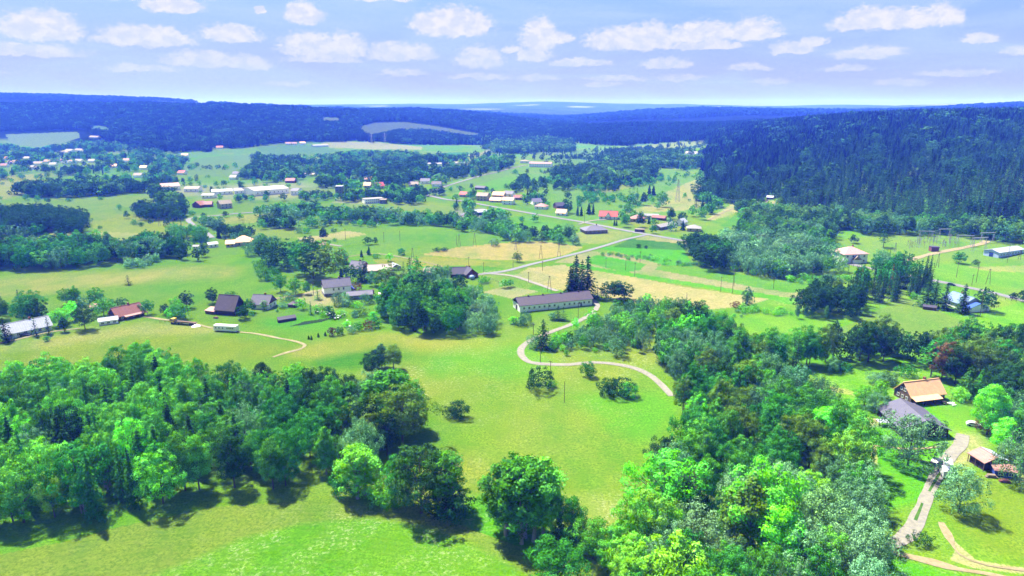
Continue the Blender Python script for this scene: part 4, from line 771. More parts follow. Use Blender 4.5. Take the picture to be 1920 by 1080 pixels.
# willows and the dark spruce stand
grove([(1285,470),(1300,500),(1330,512),(1365,505),(1370,478),(1330,462)], 6.5, [('tree','dark',.7),('tree','teal',.3)], (11,15), 'willow_grove', seed=19)
grove([(1365,505),(1400,515),(1480,522),(1560,522),(1590,505),(1560,478),(1500,455),(1430,450),(1330,458),(1370,478)], 7.2, [('willow','grey',.5),('willow','silver',.3),('tree','dark',.12),('tree','mid',.08)], (9,12.5), 'willow_grove', seed=20)
grove([(1330,508),(1400,520),(1560,535),(1600,525),(1560,520),(1400,512)], 5, [('bush','grey',.5),('bush','green',.5)], (2,4), 'willow_grove', thin=.3, seed=21)
grove([(1582,572),(1650,578),(1700,565),(1740,545),(1745,520),(1690,515),(1600,540)], 6.0, [('spruce','spruce',.8),('tree','teal',.15),('spruce','brown',.05)], (13,18), 'spruce_stand', seed=22)
grove([(1600,540),(1690,515),(1680,495),(1610,500),(1580,520)], 6.4, [('willow','grey',.35),('tree','teal',.35),('spruce','spruce',.3)], (9,14), 'spruce_stand', seed=23)
grove([(1530,598),(1600,600),(1610,585),(1560,560),(1520,570),(1500,585)], 6, [('tree','dark',.8),('tree','olive',.2)], (11,14), 'spruce_stand', seed=24)
grove([(1482,590),(1540,604),(1570,604),(1520,590)], 4.5, [('birch','grey',1)], (6,8), 'spruce_stand', seed=25)
# scrub lines in the fields
grove([(1330,598),(1400,590),(1480,590),(1490,580),(1420,580),(1340,588)], 4, [('bush','green',.5),('bush','grey',.3),('bush','brown',.1)], (1.5,3.5), 'field_side', seed=26)
grove([(1130,478),(1200,490),(1330,503),(1330,500),(1220,484),(1150,474)], 4, [('bush','green',.5),('bush','grey',.5)], (1.2,3), 'field_side', seed=27)
grove([(1190,575),(1300,588),(1340,596),(1330,604),(1250,592)], 5, [('bush','green',.4),('bush','teal',.6)], (2,4), 'field_side', seed=28)
# western woods
grove([(-85,443),(160,441),(168,428),(130,412),(60,408),(-85,408)], 6.5, [('tree','dark',.7),('pine','dark',.3)], (13,16), 'west_pines', seed=30)
grove([(-85,443),(60,446),(80,438),(-85,430)], 6, [('tree','teal',.6),('willow','grey',.4)], (8,10), 'west_pines', seed=31)
grove([(-85,505),(60,510),(120,508),(220,492),(316,482),(310,468),(220,470),(80,470),(-85,485)], 6.6, [('tree','dark',.4),('tree','teal',.3),('tree','mid',.2),('willow','grey',.1)], (11,16), 'west_band', seed=32)
grove([(222,500),(255,502),(310,490),(300,484),(240,490)], 5, [('willow','silver',1)], (4,6), 'west_band', seed=33)
grove([(332,488),(385,488),(388,480),(340,478)], 6, [('tree','dark',1)], (8,10), 'west_band', seed=34)
grove([(50,374),(200,368),(285,364),(305,395),(345,412),(350,395),(320,368),(200,350),(60,358),(25,366)], 7.5, [('tree','dark',.3),('tree','far',.4),('tree','farl',.3)], (11,15), 'west_band', seed=35)
grove([(240,405),(258,412),(345,416),(345,400),(270,396)], 7, [('tree','dark',.6),('tree','far',.4)], (9,12), 'west_band', seed=36)
grove([(420,480),(480,480),(510,470),(480,452),(430,462),(425,470)], 7, [('willow','grey',.6),('tree','mid',.4)], (8,11), 'west_band', seed=37)
grove([(315,462),(380,460),(385,448),(330,446)], 7, [('spruce','spruce',.5),('tree','mid',.5)], (9,13), 'west_band', seed=38)
grove([(370,425),(415,430),(415,420),(380,418)], 6, [('tree','grey',.7),('tree','mid',.3)], (7,9), 'west_band', seed=39)
grove([(395,450),(475,452),(478,442),(400,438)], 6.5, [('spruce','spruce',.5),('tree','dark',.5)], (8,12), 'west_band', seed=40)
# rows along the middle meadows
for i, (pl, sp, hr_, th) in enumerate([([(480,430),(600,432),(604,424),(480,420)],7,(7,11),0),([(480,410),(620,412),(640,404),(600,396),(500,394)],8,(7,12),.1),([(598,422),(700,416),(850,430),(852,420),(700,406),(610,410)],7,(8,12),0),
    ([(640,426),(700,428),(700,422),(644,420)],6,(4,6),0),([(850,428),(940,455),(1010,462),(1078,458),(1070,446),(980,440),(900,420)],8,(6,11),.25),([(860,425),(960,440),(965,410),(900,400),(870,410)],7,(7,11),.1),
    ([(1380,452),(1440,452),(1560,455),(1560,440),(1480,430),(1390,430)],7,(8,13),0)]):
    grove(pl, sp, [('willow','grey',.35),('tree','mid',.3),('tree','far',.35)], hr_, 'middle_rows', thin=th, seed=50 + i)
# edge of the hill forest, then the forest itself
grove([(1385,440),(1395,398),(1500,408),(1700,428),(1990,446),(1990,466),(1850,456),(1750,440),(1700,440),(1600,436),(1500,446),(1400,452)], 7.5, [('tree','far',.4),('tree','farl',.3),('willow','grey',.15),('tree','mid',.15)], (11,15), 'hill_edge', seed=60)
ZR = ([120, 2300], [330, 2350])
grove([(1312,374),(1322,330),(1330,262),(1390,236),(1440,214),(1700,200),(2005,195),(2005,448),(1920,440),(1800,430),(1700,425),(1600,413),(1500,404),(1440,396),(1395,398),(1380,384)], 8.0,
      [('spruce','spruce',.60),('spruce','deep',.35),('tree','far',.05)], (13,21), 'hill_forest', seed=61, zone=ZR, wr=(1.2,1.6))
grove([(1075,268),(1130,273),(1200,272),(1330,262),(1420,262),(1440,214),(1320,205),(1200,205),(1080,222),(1000,255),(1000,264)], 8.5, [('pine','dark',.4),('spruce','deep',.35),('tree','deeper',.25)], (13,17), 'far_forest', seed=62, zone=([-100, 1400],[1600, 2700]), wr=(1,1.4))
grove([(-85,250),(150,242),(200,262),(300,286),(400,284),(480,276),(560,262),(600,266),(700,266),(800,272),(880,275),(1000,262),(1100,242),(1075,215),(900,190),(600,190),(300,170),(-85,160)], 9.5,
      [('spruce','deep',.50),('tree','deeper',.36),('tree','far',.14)], (13,18), 'far_forest', seed=63, zone=([-2700, 500],[1300, 3500]), wr=(1.1,1.6), rmax=3450)
grove([(-85,190),(300,190),(640,205),(640,150),(-85,140)], 24, [('tree','deeper',1)], (16,22), 'far_forest', seed=64, zone=([-4300, -900],[3500, 5100]), wr=(1.8,2.4))
grove([(620,230),(1000,260),(1500,240),(2010,225),(2010,150),(620,150)], 30, [('tree','deeper',.6),('spruce','deep',.4)], (17,24), 'far_forest', thin=.15, seed=66, zone=([-1300, 3200],[3400, 6900]), wr=(2.0,2.8), rmax=5000)
grove([(860,262),(1000,256),(1075,268),(1070,285),(960,290),(880,280)], 9, [('tree','far',.6),('tree','farl',.4)], (10,14), 'far_forest', seed=65, zone=([-250,400],[1300,2300]))
# greenery of the village, thick in places
MV = [('tree','far',.36),('tree','mid',.22),('tree','farl',.16),('tree','dark',.14),('spruce','spruce',.12)]
grove([(-85,352),(60,330),(200,346),(350,352),(300,330),(420,340),(560,344),(600,330),(560,318),(440,330),(350,318),(340,300),(300,288),(160,262),(20,276),(-85,262)], 10.5, MV, (8,13), 'village', thin=.40, seed=70, zone=([-1300,-200],[850,2600]))
grove([(430,335),(560,344),(640,360),(780,366),(840,345),(960,318),(960,300),(870,300),(800,296),(640,286),(560,292),(470,292)], 10, MV, (8,14), 'village', thin=.36, seed=71, zone=([-600,60],[800,1800]))
grove([(480,296),(560,300),(555,325),(480,335),(450,320)], 9, [('tree','far',.6),('spruce','spruce',.4)], (11,15), 'village', thin=0.2, seed=72)
grove([(600,335),(760,350),(800,335),(760,315),(640,312)], 9, [('tree','far',.6),('tree','dark',.4)], (10,14), 'village', thin=0.32, seed=73)
grove([(755,325),(800,328),(838,318),(820,300),(760,310)], 8, [('spruce','spruce',.6),('tree','dark',.4)], (12,15), 'village', thin=0.15, seed=74)
grove([(830,345),(900,325),(960,310),(960,300),(860,312)], 9, [('tree','far',1)], (10,13), 'village', thin=0.3, seed=75)
grove([(1075,352),(1130,352),(1220,338),(1230,318),(1310,318),(1325,290),(1200,290),(1110,308),(1080,325)], 9, [('tree','far',.6),('tree','farl',.2),('spruce','spruce',.2)], (11,15), 'village', thin=0.22, seed=76)
grove([(960,360),(1075,355),(1085,330),(1060,320),(990,335),(960,345)], 9, [('tree','far',.7),('tree','dark',.3)], (9,12), 'village', thin=0.32, seed=77)
grove([(960,300),(1100,300),(1320,285),(1320,270),(1060,285),(900,285),(800,282),(800,296)], 12, [('tree','far',.5),('spruce','spruce',.3),('bush','dark',.2,.5)], (6,10), 'village', thin=.62, seed=78, zone=([-250,520],[1200,2000]))
grove([(1080,300),(1240,292),(1220,282),(1060,296)], 7, [('bush','dark',1)], (2.5,4), 'village', thin=.35, seed=79)
grove([(640,383),(760,384),(840,365),(800,362),(640,362)], 8, [('tree','dark',.6),('tree','mid',.4)], (7,11), 'village', thin=.15, seed=80)
grove([(380,378),(560,378),(640,384),(640,372),(560,366),(400,368)], 8, [('tree','mid',.5),('tree','far',.5)], (6,9), 'village', thin=.45, seed=81)
grove([(840,392),(1000,398),(1050,402),(1050,388),(990,372),(870,368)], 8, [('tree','dark',.5),('tree','mid',.3),('spruce','spruce',.2)], (6,10), 'village', thin=.5, seed=82)
grove([(1150,432),(1310,445),(1320,425),(1280,408),(1160,410)], 9, [('tree','mid',.5),('willow','grey',.3),('tree','dark',.2)], (6,9), 'hamlet', thin=.62, seed=83)
grove([(1080,392),(1210,375),(1230,360),(1120,362),(1070,380)], 10, [('bush','teal',.5),('tree','mid',.5)], (4,7), 'middle_slope', thin=.62, seed=84)
grove([(1020,345),(1100,366),(1230,345),(1240,330),(1100,345),(1040,335)], 8, [('tree','dark',.5),('tree','mid',.5)], (6,9), 'middle_slope', thin=.3, seed=85)
grove([(1320,400),(1345,402),(1350,385),(1330,372),(1315,380)], 7, [('tree','mid',.5),('spruce','spruce',.5)], (8,12), 'middle_slope', thin=.1, seed=86)

grove([(-85,430),(500,440),(640,425),(1080,440),(1080,300),(600,292),(-85,345)], 17, [('bush','teal',.4,.5),('tree','far',.3),('tree','mid',.3)], (5,9), 'middle_rows', thin=.72, seed=90)
grove([(1080,340),(1330,310),(1345,400),(1100,420)], 14, [('bush','teal',.5,.5),('tree','mid',.5)], (4,8), 'middle_slope', thin=.78, seed=91)
# ------------------------------------------------------------------ buildings
FOOT = []; LAND = []
GLASS = paint('window_glass', (.03, .04, .06), .2, 1, .15, spec=.6); FRAME = paint('white_paint', (.75, .75, .74), .08, 4, .6)
def C_(r, g_, b_, k=.62): return tuple(k * v for v in lin((r, g_, b_)))
RF = dict(orange=C_(255,196,150,.9), red=C_(226,96,72), rust=C_(176,106,96), grey=C_(128,124,148), dark=C_(84,80,104), brown=C_(98,86,102), pale=C_(206,212,236), white=C_(212,206,212,.42), pink=C_(220,160,150,.55), blue=C_(60,110,226), skyblue=C_(150,186,240,.5), rose=C_(236,176,172,.7), slate=C_(112,110,134), tan=C_(190,170,150,.5), patch=C_(212,190,180))
WL = dict(white=(1.0,1.0,1.02), paleblue=(.55,.66,1.0), cream=C_(226,206,160), brick=C_(150,96,84), wood=C_(130,100,76), dark=C_(74,56,56), grey=C_(150,148,156), stone=C_(156,140,120), blue=C_(60,90,190), tanw=C_(206,184,144), log=C_(122,98,74), timber=C_(134,76,48))
def roofm(c, kind='tile'): return paint(f'{c}_{kind}_roof', RF[c], .14, .8, .7, ribs=(0, .45 if kind == 'tile' else .9))
def wallm(c): return paint(f'{c}_wall', WL[c], .10, .9, .85)
def house(name, label, cat, p1, p2, depth, hw, hr, ridge='x', roof='grey', wall='white', rt='gable', wins=0, chim=0, group=None, over=.45, door=False, end_wins=0, side='f', rk='tile', gable=None, plinth=None, small=False, rows=1, ang=None):
    """p1, p2: pixels of the two ground corners of the side that faces the camera"""
    A, Bq = at(*p1), at(*p2); d = Bq[:2] - A[:2]; L = float(np.linalg.norm(d)); yaw = math.atan2(d[1], d[0])
    if ang is not None:
        mid = (A[:2] + Bq[:2]) / 2; yaw = R(ang); A = np.array([mid[0] - math.cos(yaw) * L / 2, mid[1] - math.sin(yaw) * L / 2, A[2]])
    cx = A[0] + math.cos(yaw) * L / 2 - math.sin(yaw) * depth / 2; cy = A[1] + math.sin(yaw) * L / 2 + math.cos(yaw) * depth / 2
    cs = [ground_z(cx + a * L / 2 * math.cos(yaw) - b_ * depth / 2 * math.sin(yaw), cy + a * L / 2 * math.sin(yaw) + b_ * depth / 2 * math.cos(yaw)) for a in (-1, 1) for b_ in (-1, 1)]
    z = float(min(cs)) - .05
    root = empty(name, (cx, cy, z), yaw); tag(root, label, cat, group)
    FOOT.append((cx, cy, yaw, L / 2 + 1.6, depth / 2 + 1.6)); LAND.append((label, cx, cy, p1, p2))
    hx, hy = L / 2, depth / 2; wm = wallm(wall); rm = roofm(roof, rk)
    w = MB()
    if rt in ('gable', 'shed'):
        if ridge == 'x':
            prof = [(-hy, 0), (hy, 0), (hy, hw), (0, hw + hr), (-hy, hw)] if rt == 'gable' else [(-hy, 0), (hy, 0), (hy, hw + hr), (-hy, hw)]
            w.prism(prof, -hx, hx, 'x')
        else:
            prof = [(-hx, 0), (hx, 0), (hx, hw), (0, hw + hr), (-hx, hw)] if rt == 'gable' else [(-hx, 0), (hx, 0), (hx, hw + hr), (-hx, hw)]
            w.prism(prof, -hy, hy, 'y')
    else: w.box(-hx, hx, -hy, hy, 0, hw)
    w.build('wall', wm, root)
    r = MB(); t = .22; e = over
    if rt == 'gable':
        half, long_ = (hy, hx) if ridge == 'x' else (hx, hy); sl = hr / half; zt = hw + .03
        for s in (-1, 1):
            prof = [(0, zt + hr), (s * (half + e), zt - sl * e), (s * (half + e), zt - sl * e + t), (0, zt + hr + t)]
            if s < 0: prof = prof[::-1]
            r.prism(prof, -long_ - e, long_ + e, ridge)
    elif rt == 'shed':
        half, long_ = (hy, hx) if ridge == 'x' else (hx, hy)
        r.prism([(-half - e, hw + .03 - hr * e / half / 2), (half + e, hw + .03 + hr * (1 + e / half / 2)), (half + e, hw + .2 + hr * (1 + e / half / 2)), (-half - e, hw + .2 - hr * e / half / 2)], -long_ - e, long_ + e, ridge)
    elif rt == 'hip':
        q = max(0, hx - hy) if hx > hy else 0; X0, Y0 = hx + e, hy + e; q2 = max(0, hy - hx)
        r.poly([(-X0, -Y0, hw + .02), (X0, -Y0, hw + .02), (X0, Y0, hw + .02), (-X0, Y0, hw + .02), (-q - .05, -q2 - .05, hw + hr), (q + .05, -q2 - .05, hw + hr), (q + .05, q2 + .05, hw + hr), (-q - .05, q2 + .05, hw + hr)],
               [(0, 3, 2, 1), (0, 1, 5, 4), (1, 2, 6, 5), (2, 3, 7, 6), (3, 0, 4, 7), (4, 5, 6, 7)])
        r.box(-X0, X0, -Y0, Y0, hw + .02 - .2, hw + .015)
    else: r.box(-hx - .2, hx + .2, -hy - .2, hy + .2, hw + .01, hw + .35)
    ro = r.build('roof', rm, root)
    if rt == 'gable' and not small:
        half, long_ = (hy, hx) if ridge == 'x' else (hx, hy)
        c_ = MB(); (c_.box(-long_ - e, long_ + e, -.16, .16, hw + hr + .12, hw + hr + .30) if ridge == 'x' else c_.box(-.16, .16, -long_ - e, long_ + e, hw + hr + .12, hw + hr + .30)); c_.build('ridge_cap', paint(f'{roof}_ridge_cap', tuple(v * .8 for v in RF[roof]), .1), ro)
    for k in range(chim):
        a = (-.25 + .5 * k / max(1, chim - 1)) * (L if ridge == 'x' else depth) if chim > 1 else .12 * L
        c_ = MB(); x0, y0 = (a, .5) if ridge == 'x' else (.4, a)
        c_.box(x0 - .35, x0 + .35, y0 - .35, y0 + .35, hw + hr * .55, hw + hr + .9); c_.box(x0 - .42, x0 + .42, y0 - .42, y0 + .42, hw + hr + .9, hw + hr + 1.02); c_.build('chimney', wallm('brick'), ro)
    if gable is not None and rt == 'gable':                            # boarded gable, a few mm proud of the wall
        half, long_ = (hy, hx) if ridge == 'x' else (hx, hy)
        for s in (-1, 1):
            g_ = MB().prism([(-half + .02, hw + .0), (half - .02, hw + .0), (0, hw + hr - .05)], s * long_ + (0 if s > 0 else -.06), s * long_ + (.06 if s > 0 else 0), ridge); g_.build('gable', wallm(gable), root)
    if plinth: MB().box(-hx - .05, hx + .05, -hy - .05, hy + .05, 0, plinth).build('plinth', wallm('grey'), root)
    def win(face, uu, zc, ww, hh, nm='window', fr=True, mt=None):
        for_x = face in ('f', 'b'); s = -1 if face in ('f', 'l') else 1; o_ = (hy if for_x else hx)
        f_, p_ = MB(), MB()
        def bx(m, u0, u1, z0, z1, d0, d1):
            a, b2 = sorted((s * (o_ + d0), s * (o_ + d1)))
            m.box(u0, u1, a, b2, z0, z1) if for_x else m.box(a, b2, u0, u1, z0, z1)
        bx(p_, uu - ww / 2, uu + ww / 2, zc - hh / 2, zc + hh / 2, -.02, .07)
        wo = p_.build(nm, mt or GLASS, root)
        if fr and not small:
            q = .1
            bx(f_, uu - ww / 2 - q, uu + ww / 2 + q, zc + hh / 2, zc + hh / 2 + q, -.01, .1); bx(f_, uu - ww / 2 - q, uu + ww / 2 + q, zc - hh / 2 - q, zc - hh / 2, -.01, .14)
            bx(f_, uu - ww / 2 - q, uu - ww / 2, zc - hh / 2, zc + hh / 2, -.01, .1); bx(f_, uu + ww / 2, uu + ww / 2 + q, zc - hh / 2, zc + hh / 2, -.01, .1); bx(f_, uu - .04, uu + .04, zc - hh / 2, zc + hh / 2, .05, .1)
            f_.build('window_frame', FRAME, wo)
        return wo
    for face in side:
        ll = L if face in 'fb' else depth; n = wins if face in 'fb' else end_wins
        for rw in range(rows):
            for k in range(n):
                win(face, (-.5 + (k + .5) / n) * ll * .94, (hw / rows) * (rw + .55) + (plinth or 0) * .4, min(1.1, ll / n * .45), min(1.2, hw / rows * .42))
    if door: win('f', -L * .5 + 1.4, 1.05, 1.0, 2.1, 'door', False, wallm('dark'))
    return root, win, (hx, hy, hw, hr)
FARG = 'small houses of the village in the valley'
# near farmyard
hs, win, (hx, hy, hw, hr) = house('farmhouse', 'log farmhouse with a bright orange roof and a lean-to porch', 'house', (1707,757), (1770,750), 7.6, 2.7, 3.9, 'x', 'orange', 'log', wins=0, chim=1, gable=None, door=False)
win('f', hx - 1.6, 1.5, 1.0, 1.1); win('f', hx - 3.9, 1.5, .9, 1.1)
for uu, zc in ((-1.9, 1.5), (0, 1.5), (1.9, 1.5), (-.8, 4.2), (.8, 4.2)): win('l', uu, zc, .8, 1.0)
pr = MB().prism([(-hy - 2.6, hw - .75), (-hy - .2, hw + .05), (-hy - .2, hw + .2), (-hy - 2.6, hw - .58)], -hx - .4, hx - 3.3, 'x').build('porch_roof', roofm('orange'), hs)
for x in (-hx, -hx / 2, 0, hx - 3.6): MB().box(x - .09, x + .09, -hy - 2.5, -hy - 2.32, 0, hw - .72).build('porch_post', wallm('dark'), hs)
MB().box(-hx, hx - 3.4, -hy - 2.6, -hy - .02, .0, .18).build('porch_floor', wallm('stone'), hs)
hs, win, (hx, hy, hw, hr) = house('barn', 'dark grey roofed open barn beside the orange roofed farmhouse', 'barn', (1700,826), (1763,812), 15.5, 2.8, 3.0, 'y', 'slate', 'dark', over=.7, ang=-3)
win('f', 1.6, 1.5, 3.6, 2.9, 'door', False, paint('barn_interior_shade', (.02, .015, .015), .2)); MB().box(-.6, .1, -hy - .12, -hy - .02, 0, 2.9).build('door', wallm('white'), hs)  # first panel is no door: near-black paint for the shade inside the open bay
MB().box(-hx - 3.6, -hx - .3, -1.5, 1.2, 1.5, 1.66).build('side_roof', roofm('pale', 'sheet'), hs); 
for yy in (-1.3, 1.0): MB().box(-hx - 3.5, -hx - 3.35, yy, yy + .15, -.1, 1.5).build('post', wallm('dark'), hs)
# open shed with two-coloured roof, hut and terrace beside the lower drive
hs, win, (hx, hy, hw, hr) = house('shed', 'open timber shed with a half pink half grey roof', 'shed', (1843,882), (1884,880), 5.2, 2.7, 1.3, 'y', 'pink', 'dark', over=.6, rk='sheet', ang=8)
MB().prism([(.05, hw + hr + .27), (hx + .62, hw - .12 + .14), (hx + .62, hw + .22), (.05, hw + hr + .34)][::-1], -hy - .62, hy + .62, 'y').build('grey_roof', roofm('pale', 'sheet'), hs)
for x in (-hx - .4,): 
    for yy in (-hy - .4, 0, hy): MB().box(x - .08, x + .08, yy, yy + .16, -.2, hw - .1).build('post', wallm('wood'), hs)
house('hut', 'small blue walled hut with a flat pinkish roof', 'hut', (1864,893), (1906,898), 3.0, 1.9, .5, 'x', 'pink', 'blue', 'shed', wins=2, over=.3, rk='sheet')
# long white barn
hs, win, (hx, hy, hw, hr) = house('cowshed', 'long white barn with a grey brown roof beside the gravel track', 'barn', (975,586), (1110,572), 10.5, 3.7, 2.7, 'x', 'brown', 'white', wins=0, over=.6, gable='dark')
for k in range(14):
    if k != 7: win('f', -hx + 2.2 + k * (2 * hx - 4) / 13, 2.0, .85, 1.0)
win('f', hx - 6.2, 1.2, 1.0, 2.1, 'door', False, wallm('grey')); win('l', 0, 1.4, 2.6, 2.7, 'door', False, wallm('dark')); win('l', 3.4, 1.8, .8, .9)
MB().box(-hx + 15.4, -hx + 15.55, -hy - .16, -hy - .02, 0, hw).build('downpipe', wallm('grey'), hs)
for x in (-hx + 6, -hx * .3, hx * .2, hx * .7): MB().box(x, x + .7, -.35, .35, hw + hr - .2, hw + hr + .7).build('roof_vent', wallm('dark'), hs)
# white two storey house with outbuilding
hs, win, (hx, hy, hw, hr) = house('house', 'white two storey house with a grey roof and red brown boarded gable', 'house', (613,551), (655,556), 8.2, 5.0, 3.4, 'x', 'grey', 'white', wins=0, chim=1, gable='brick', plinth=1.5, ang=24)
for uu in (-2.2, .6, 3.2): win('f', uu, 3.6, .8, 1.3)
for uu in (-2.2, 0, 2.2): win('r', uu, 3.6, .9, 1.2)
win('r', 0, 5.9, 1.8, 1.0); win('f', -3.8, .8, 2.0, 1.1)
MB().box(hx + .02, hx + 2.0, -hy, hy, 2.6, 2.75).build('balcony', wallm('blue'), hs); MB().box(hx + .02, hx + .12, -hy + .3, hy - .3, .3, 2.3).build('basement_door', wallm('dark'), hs)
house('outbuilding', 'low grey roofed outbuilding behind silvery bushes by the white two storey house', 'outbuilding', (657,566), (693,556), 6.0, 2.3, 1.5, 'x', 'grey', 'grey', 'gable', wins=3, gable='dark', ang=16)
house('barn', 'brown weathered barn with a steep roof and lean-to', 'barn', (404,590), (440,592), 9.5, 2.9, 6.2, 'x', 'brown', 'dark', ang=-14, over=.5)
house('lean_to', 'low lean-to with a pinkish roof beside the brown weathered barn', 'shed', (385,588), (401,590), 4, 1.6, .8, 'x', 'pink', 'wood', 'shed', over=.3, small=True)
hs, win, (hx, hy, hw, hr) = house('house', 'house with a slate blue roof and brown timber gable', 'house', (470,584), (503,576), 9.0, 2.7, 3.8, 'x', 'slate', 'white', wins=2, chim=1, gable='timber', ang=-8, side='fr', end_wins=2)
hs, win, (hx, hy, hw, hr) = house('house', 'low wooden house with a rusty red roof and open veranda', 'house', (220,603), (271,591), 8.6, 2.3, 3.6, 'x', 'rust', 'wood', wins=0, chim=1, gable='dark')
for uu in (-4, -1.5, 1.5, 4.5): win('f', uu, 1.3, .8, 1.0)
MB().prism([(-hy - 1.7, hw - .6), (-hy - .3, hw - .1), (-hy - .3, hw + .05), (-hy - 1.7, hw - .45)], -hx * .5, hx + 1.2, 'x').build('veranda_roof', roofm('pink', 'sheet'), hs)
for x in (-hx / 2 + .2, 0, hx / 2, hx + .8): MB().box(x - .08, x + .08, -hy - 1.6, -hy - 1.45, 0, hw - .6).build('post', wallm('wood'), hs)
house('shed', 'low shed with a pale sheet roof beside the rusty red roofed house', 'shed', (186,611), (222,606), 6.0, 1.9, .9, 'x', 'pale', 'white', over=.3, wins=3, rk='sheet')
house('hut', 'small hut with a pink roof hidden among garden trees', 'hut', (171,583), (182,582), 4, 2, 1, 'x', 'pink', 'wood', small=True)
hs, win, (hx, hy, hw, hr) = house('long_house', 'long house with a pale blue metal roof behind four spruces', 'house', (12,637), (98,619), 9.0, 2.6, 3.4, 'x', 'pale', 'white', wins=6, chim=1, over=.6, rk='sheet')
# farm in the middle
house('house', 'grey roofed farmhouse partly hidden by dark spruces', 'house', (655,512), (680,514), 9, 3.2, 3.8, 'x', 'grey', 'white', wins=3, chim=1, ang=-14, gable='brick')
house('barn', 'brick barn with a dark red roof behind the grey roofed farmhouse', 'barn', (634,497), (652,496), 7, 3, 3, 'x', 'rust', 'brick', small=True)
house('barn', 'cream barn with a patchy rusted white roof', 'barn', (695,520), (731,513), 9.5, 3.4, 2.6, 'x', 'patch', 'tanw', over=.5, wins=3, rk='sheet', ang=12)
house('shed', 'small grey gabled shed beside the patchy roofed barn', 'shed', (735,508), (752,506), 6, 2.2, 1.6, 'y', 'pale', 'grey', over=.3, small=True, rk='sheet')
house('shed', 'low shed with a mottled grey roof among the farm trees', 'shed', (792,516), (812,518), 7, 2.3, 2.2, 'x', 'tan', 'wood', over=.3, small=True)
house('barn', 'dark timber barn with a purple brown roof beside the lane', 'barn', (846,522), (876,518), 8, 2.3, 3.2, 'x', 'dark', 'dark', over=.5, ang=8)
house('house', 'dark timber house with gable end by the lane and a blue ball of tarpaulin', 'house', (874,521), (897,521), 9, 2.4, 3.2, 'y', 'dark', 'timber', over=.5, wins=2, chim=1, ang=24)
house('shed', 'small brown roofed shed in the flowering garden', 'shed', (540,576), (553,577), 4.2, 1.6, 1.5, 'x', 'brown', 'wood', 'hip', small=True, over=.3)
house('playhouse', 'tiny wooden playhouse on the lawn of the white two storey house', 'playhouse', (697,551), (701,551), 1.3, 1.9, .6, 'y', 'tan', 'wood', small=True, over=.15)
house('greenhouse', 'raised dark panel frame standing in the garden', 'solar rack', (522,606), (556,600), 1.8, 1.3, 1.0, 'x', 'dark', 'dark', 'shed', small=True, over=.1)
# middle distance
house('bungalow', 'bungalow with a grey hipped roof at the road junction', 'house', (1098,439), (1139,437), 13, 2.8, 3.0, 'x', 'grey', 'stone', 'hip', wins=5, chim=1, over=.8)
hs, win, (hx, hy, hw, hr) = house('house', 'white house with a bright red gabled roof', 'house', (1123,411), (1157,412), 11, 3.0, 4.2, 'x', 'red', 'white', wins=4, chim=1, over=.5)
MB().prism([(-2.6, hw), (2.6, hw), (0, hw + 3.2)], -hy - 1.6, 0, 'y').build('dormer', wallm('white'), hs); MB().prism([(-3.1, hw - .4), (0, hw + 3.4), (3.1, hw - .4), (0, hw + 3.75)], -hy - 2.0, 0, 'y').build('dormer_roof', roofm('red'), hs)
def far(nm, label, p1, p2, dp, hw, hr, roof, wall='white', rt='gable', ridge='x', wins=2, cat='house', chim=0, ang=None, rows=1):
    return house(nm, label, cat, p1, p2, dp, hw, hr, ridge, roof, wall, rt, wins=wins, chim=chim, group=None, small=True, over=.5, ang=ang, rows=rows)
F = far
F('house','orange pink roofed house behind dark round trees in the hamlet',(1182,416),(1208,417),10,3,3,'pink','cream','hip'); F('hall','long low pale roofed hall in the hamlet',(1208,410),(1234,411),8,3,1.2,'white','white')
F('barn','long white roofed barn by the main road',(1238,432),(1266,426),8,2.6,1.6,'white','grey'); F('house','small house with a pale blue roof in the hamlet',(1266,422),(1281,424),8,3,2.8,'pale','white','gable','y'); F('house','house with a white hipped roof beside the willow grove',(1288,434),(1314,435),10,2.8,2.4,'white','cream','hip')
F('kiosk','small brown kiosk beside the road junction',(1190,435),(1207,436),4,2.2,.6,'tan','wood','flat',cat='kiosk'); F('shed','brown shed behind the hamlet',(1222,412),(1246,414),6,2.4,1.6,'rust','wood',cat='shed')
F('house','house with an orange hipped roof at the start of the main road row',(1002,392),(1023,393),9,3,2.6,'pink','white','hip'); F('house','grey roofed house behind the orange hipped one',(1000,384),(1016,383),9,3,3,'grey','white'); F('house','small orange roofed house among spruces above the main road',(1042,404),(1060,405),8,2.8,3,'orange','white')
F('barn','dark barn behind the small orange roofed house',(1044,392),(1060,391),9,3,3,'dark','wood'); F('house','dark red roofed bungalow beside the hedge row',(963,375),(981,375),9,2.6,2.4,'rust','stone')
F('house','beige two storey house in the orange roofed cluster',(893,376),(913,377),11,5.4,3,'tan','cream','gable','x',3,chim=1,rows=2); F('house','small red roofed house beside garden trees north of the road bend',(861,369),(874,370),8,3,2.8,'red','cream')
F('house','terracotta roofed house, topmost of the orange roofed cluster',(923,370),(944,371),9,3,3.2,'orange','cream'); F('house','low orange roofed house in the middle of the cluster',(918,379),(938,380),8,2.4,2.6,'orange','cream'); F('house','white walled house with an orange roof beside the main road',(941,383),(961,384),9,4.6,2.6,'orange','white','gable','x',2,chim=1,rows=2)
F('house','grey roofed house behind the orange roofed cluster',(944,368),(960,369),9,3,3,'grey','white'); F('workshop','pale blue workshop beside the grey heap',(892,404),(914,403),9,3,1.8,'pale','blue',cat='workshop'); F('shed','dark shed above the road between hedges',(890,355),(908,356),8,2.4,2,'dark','wood',cat='shed')
F('school','long white school with a rose red roof',(992,313),(1033,314),14,6,2.5,'pink','white','gable','x',9,'school',rows=2); F('hall','low pale hall beside the school',(975,306),(992,306),12,4,2,'tan','white','hip',cat='hall')
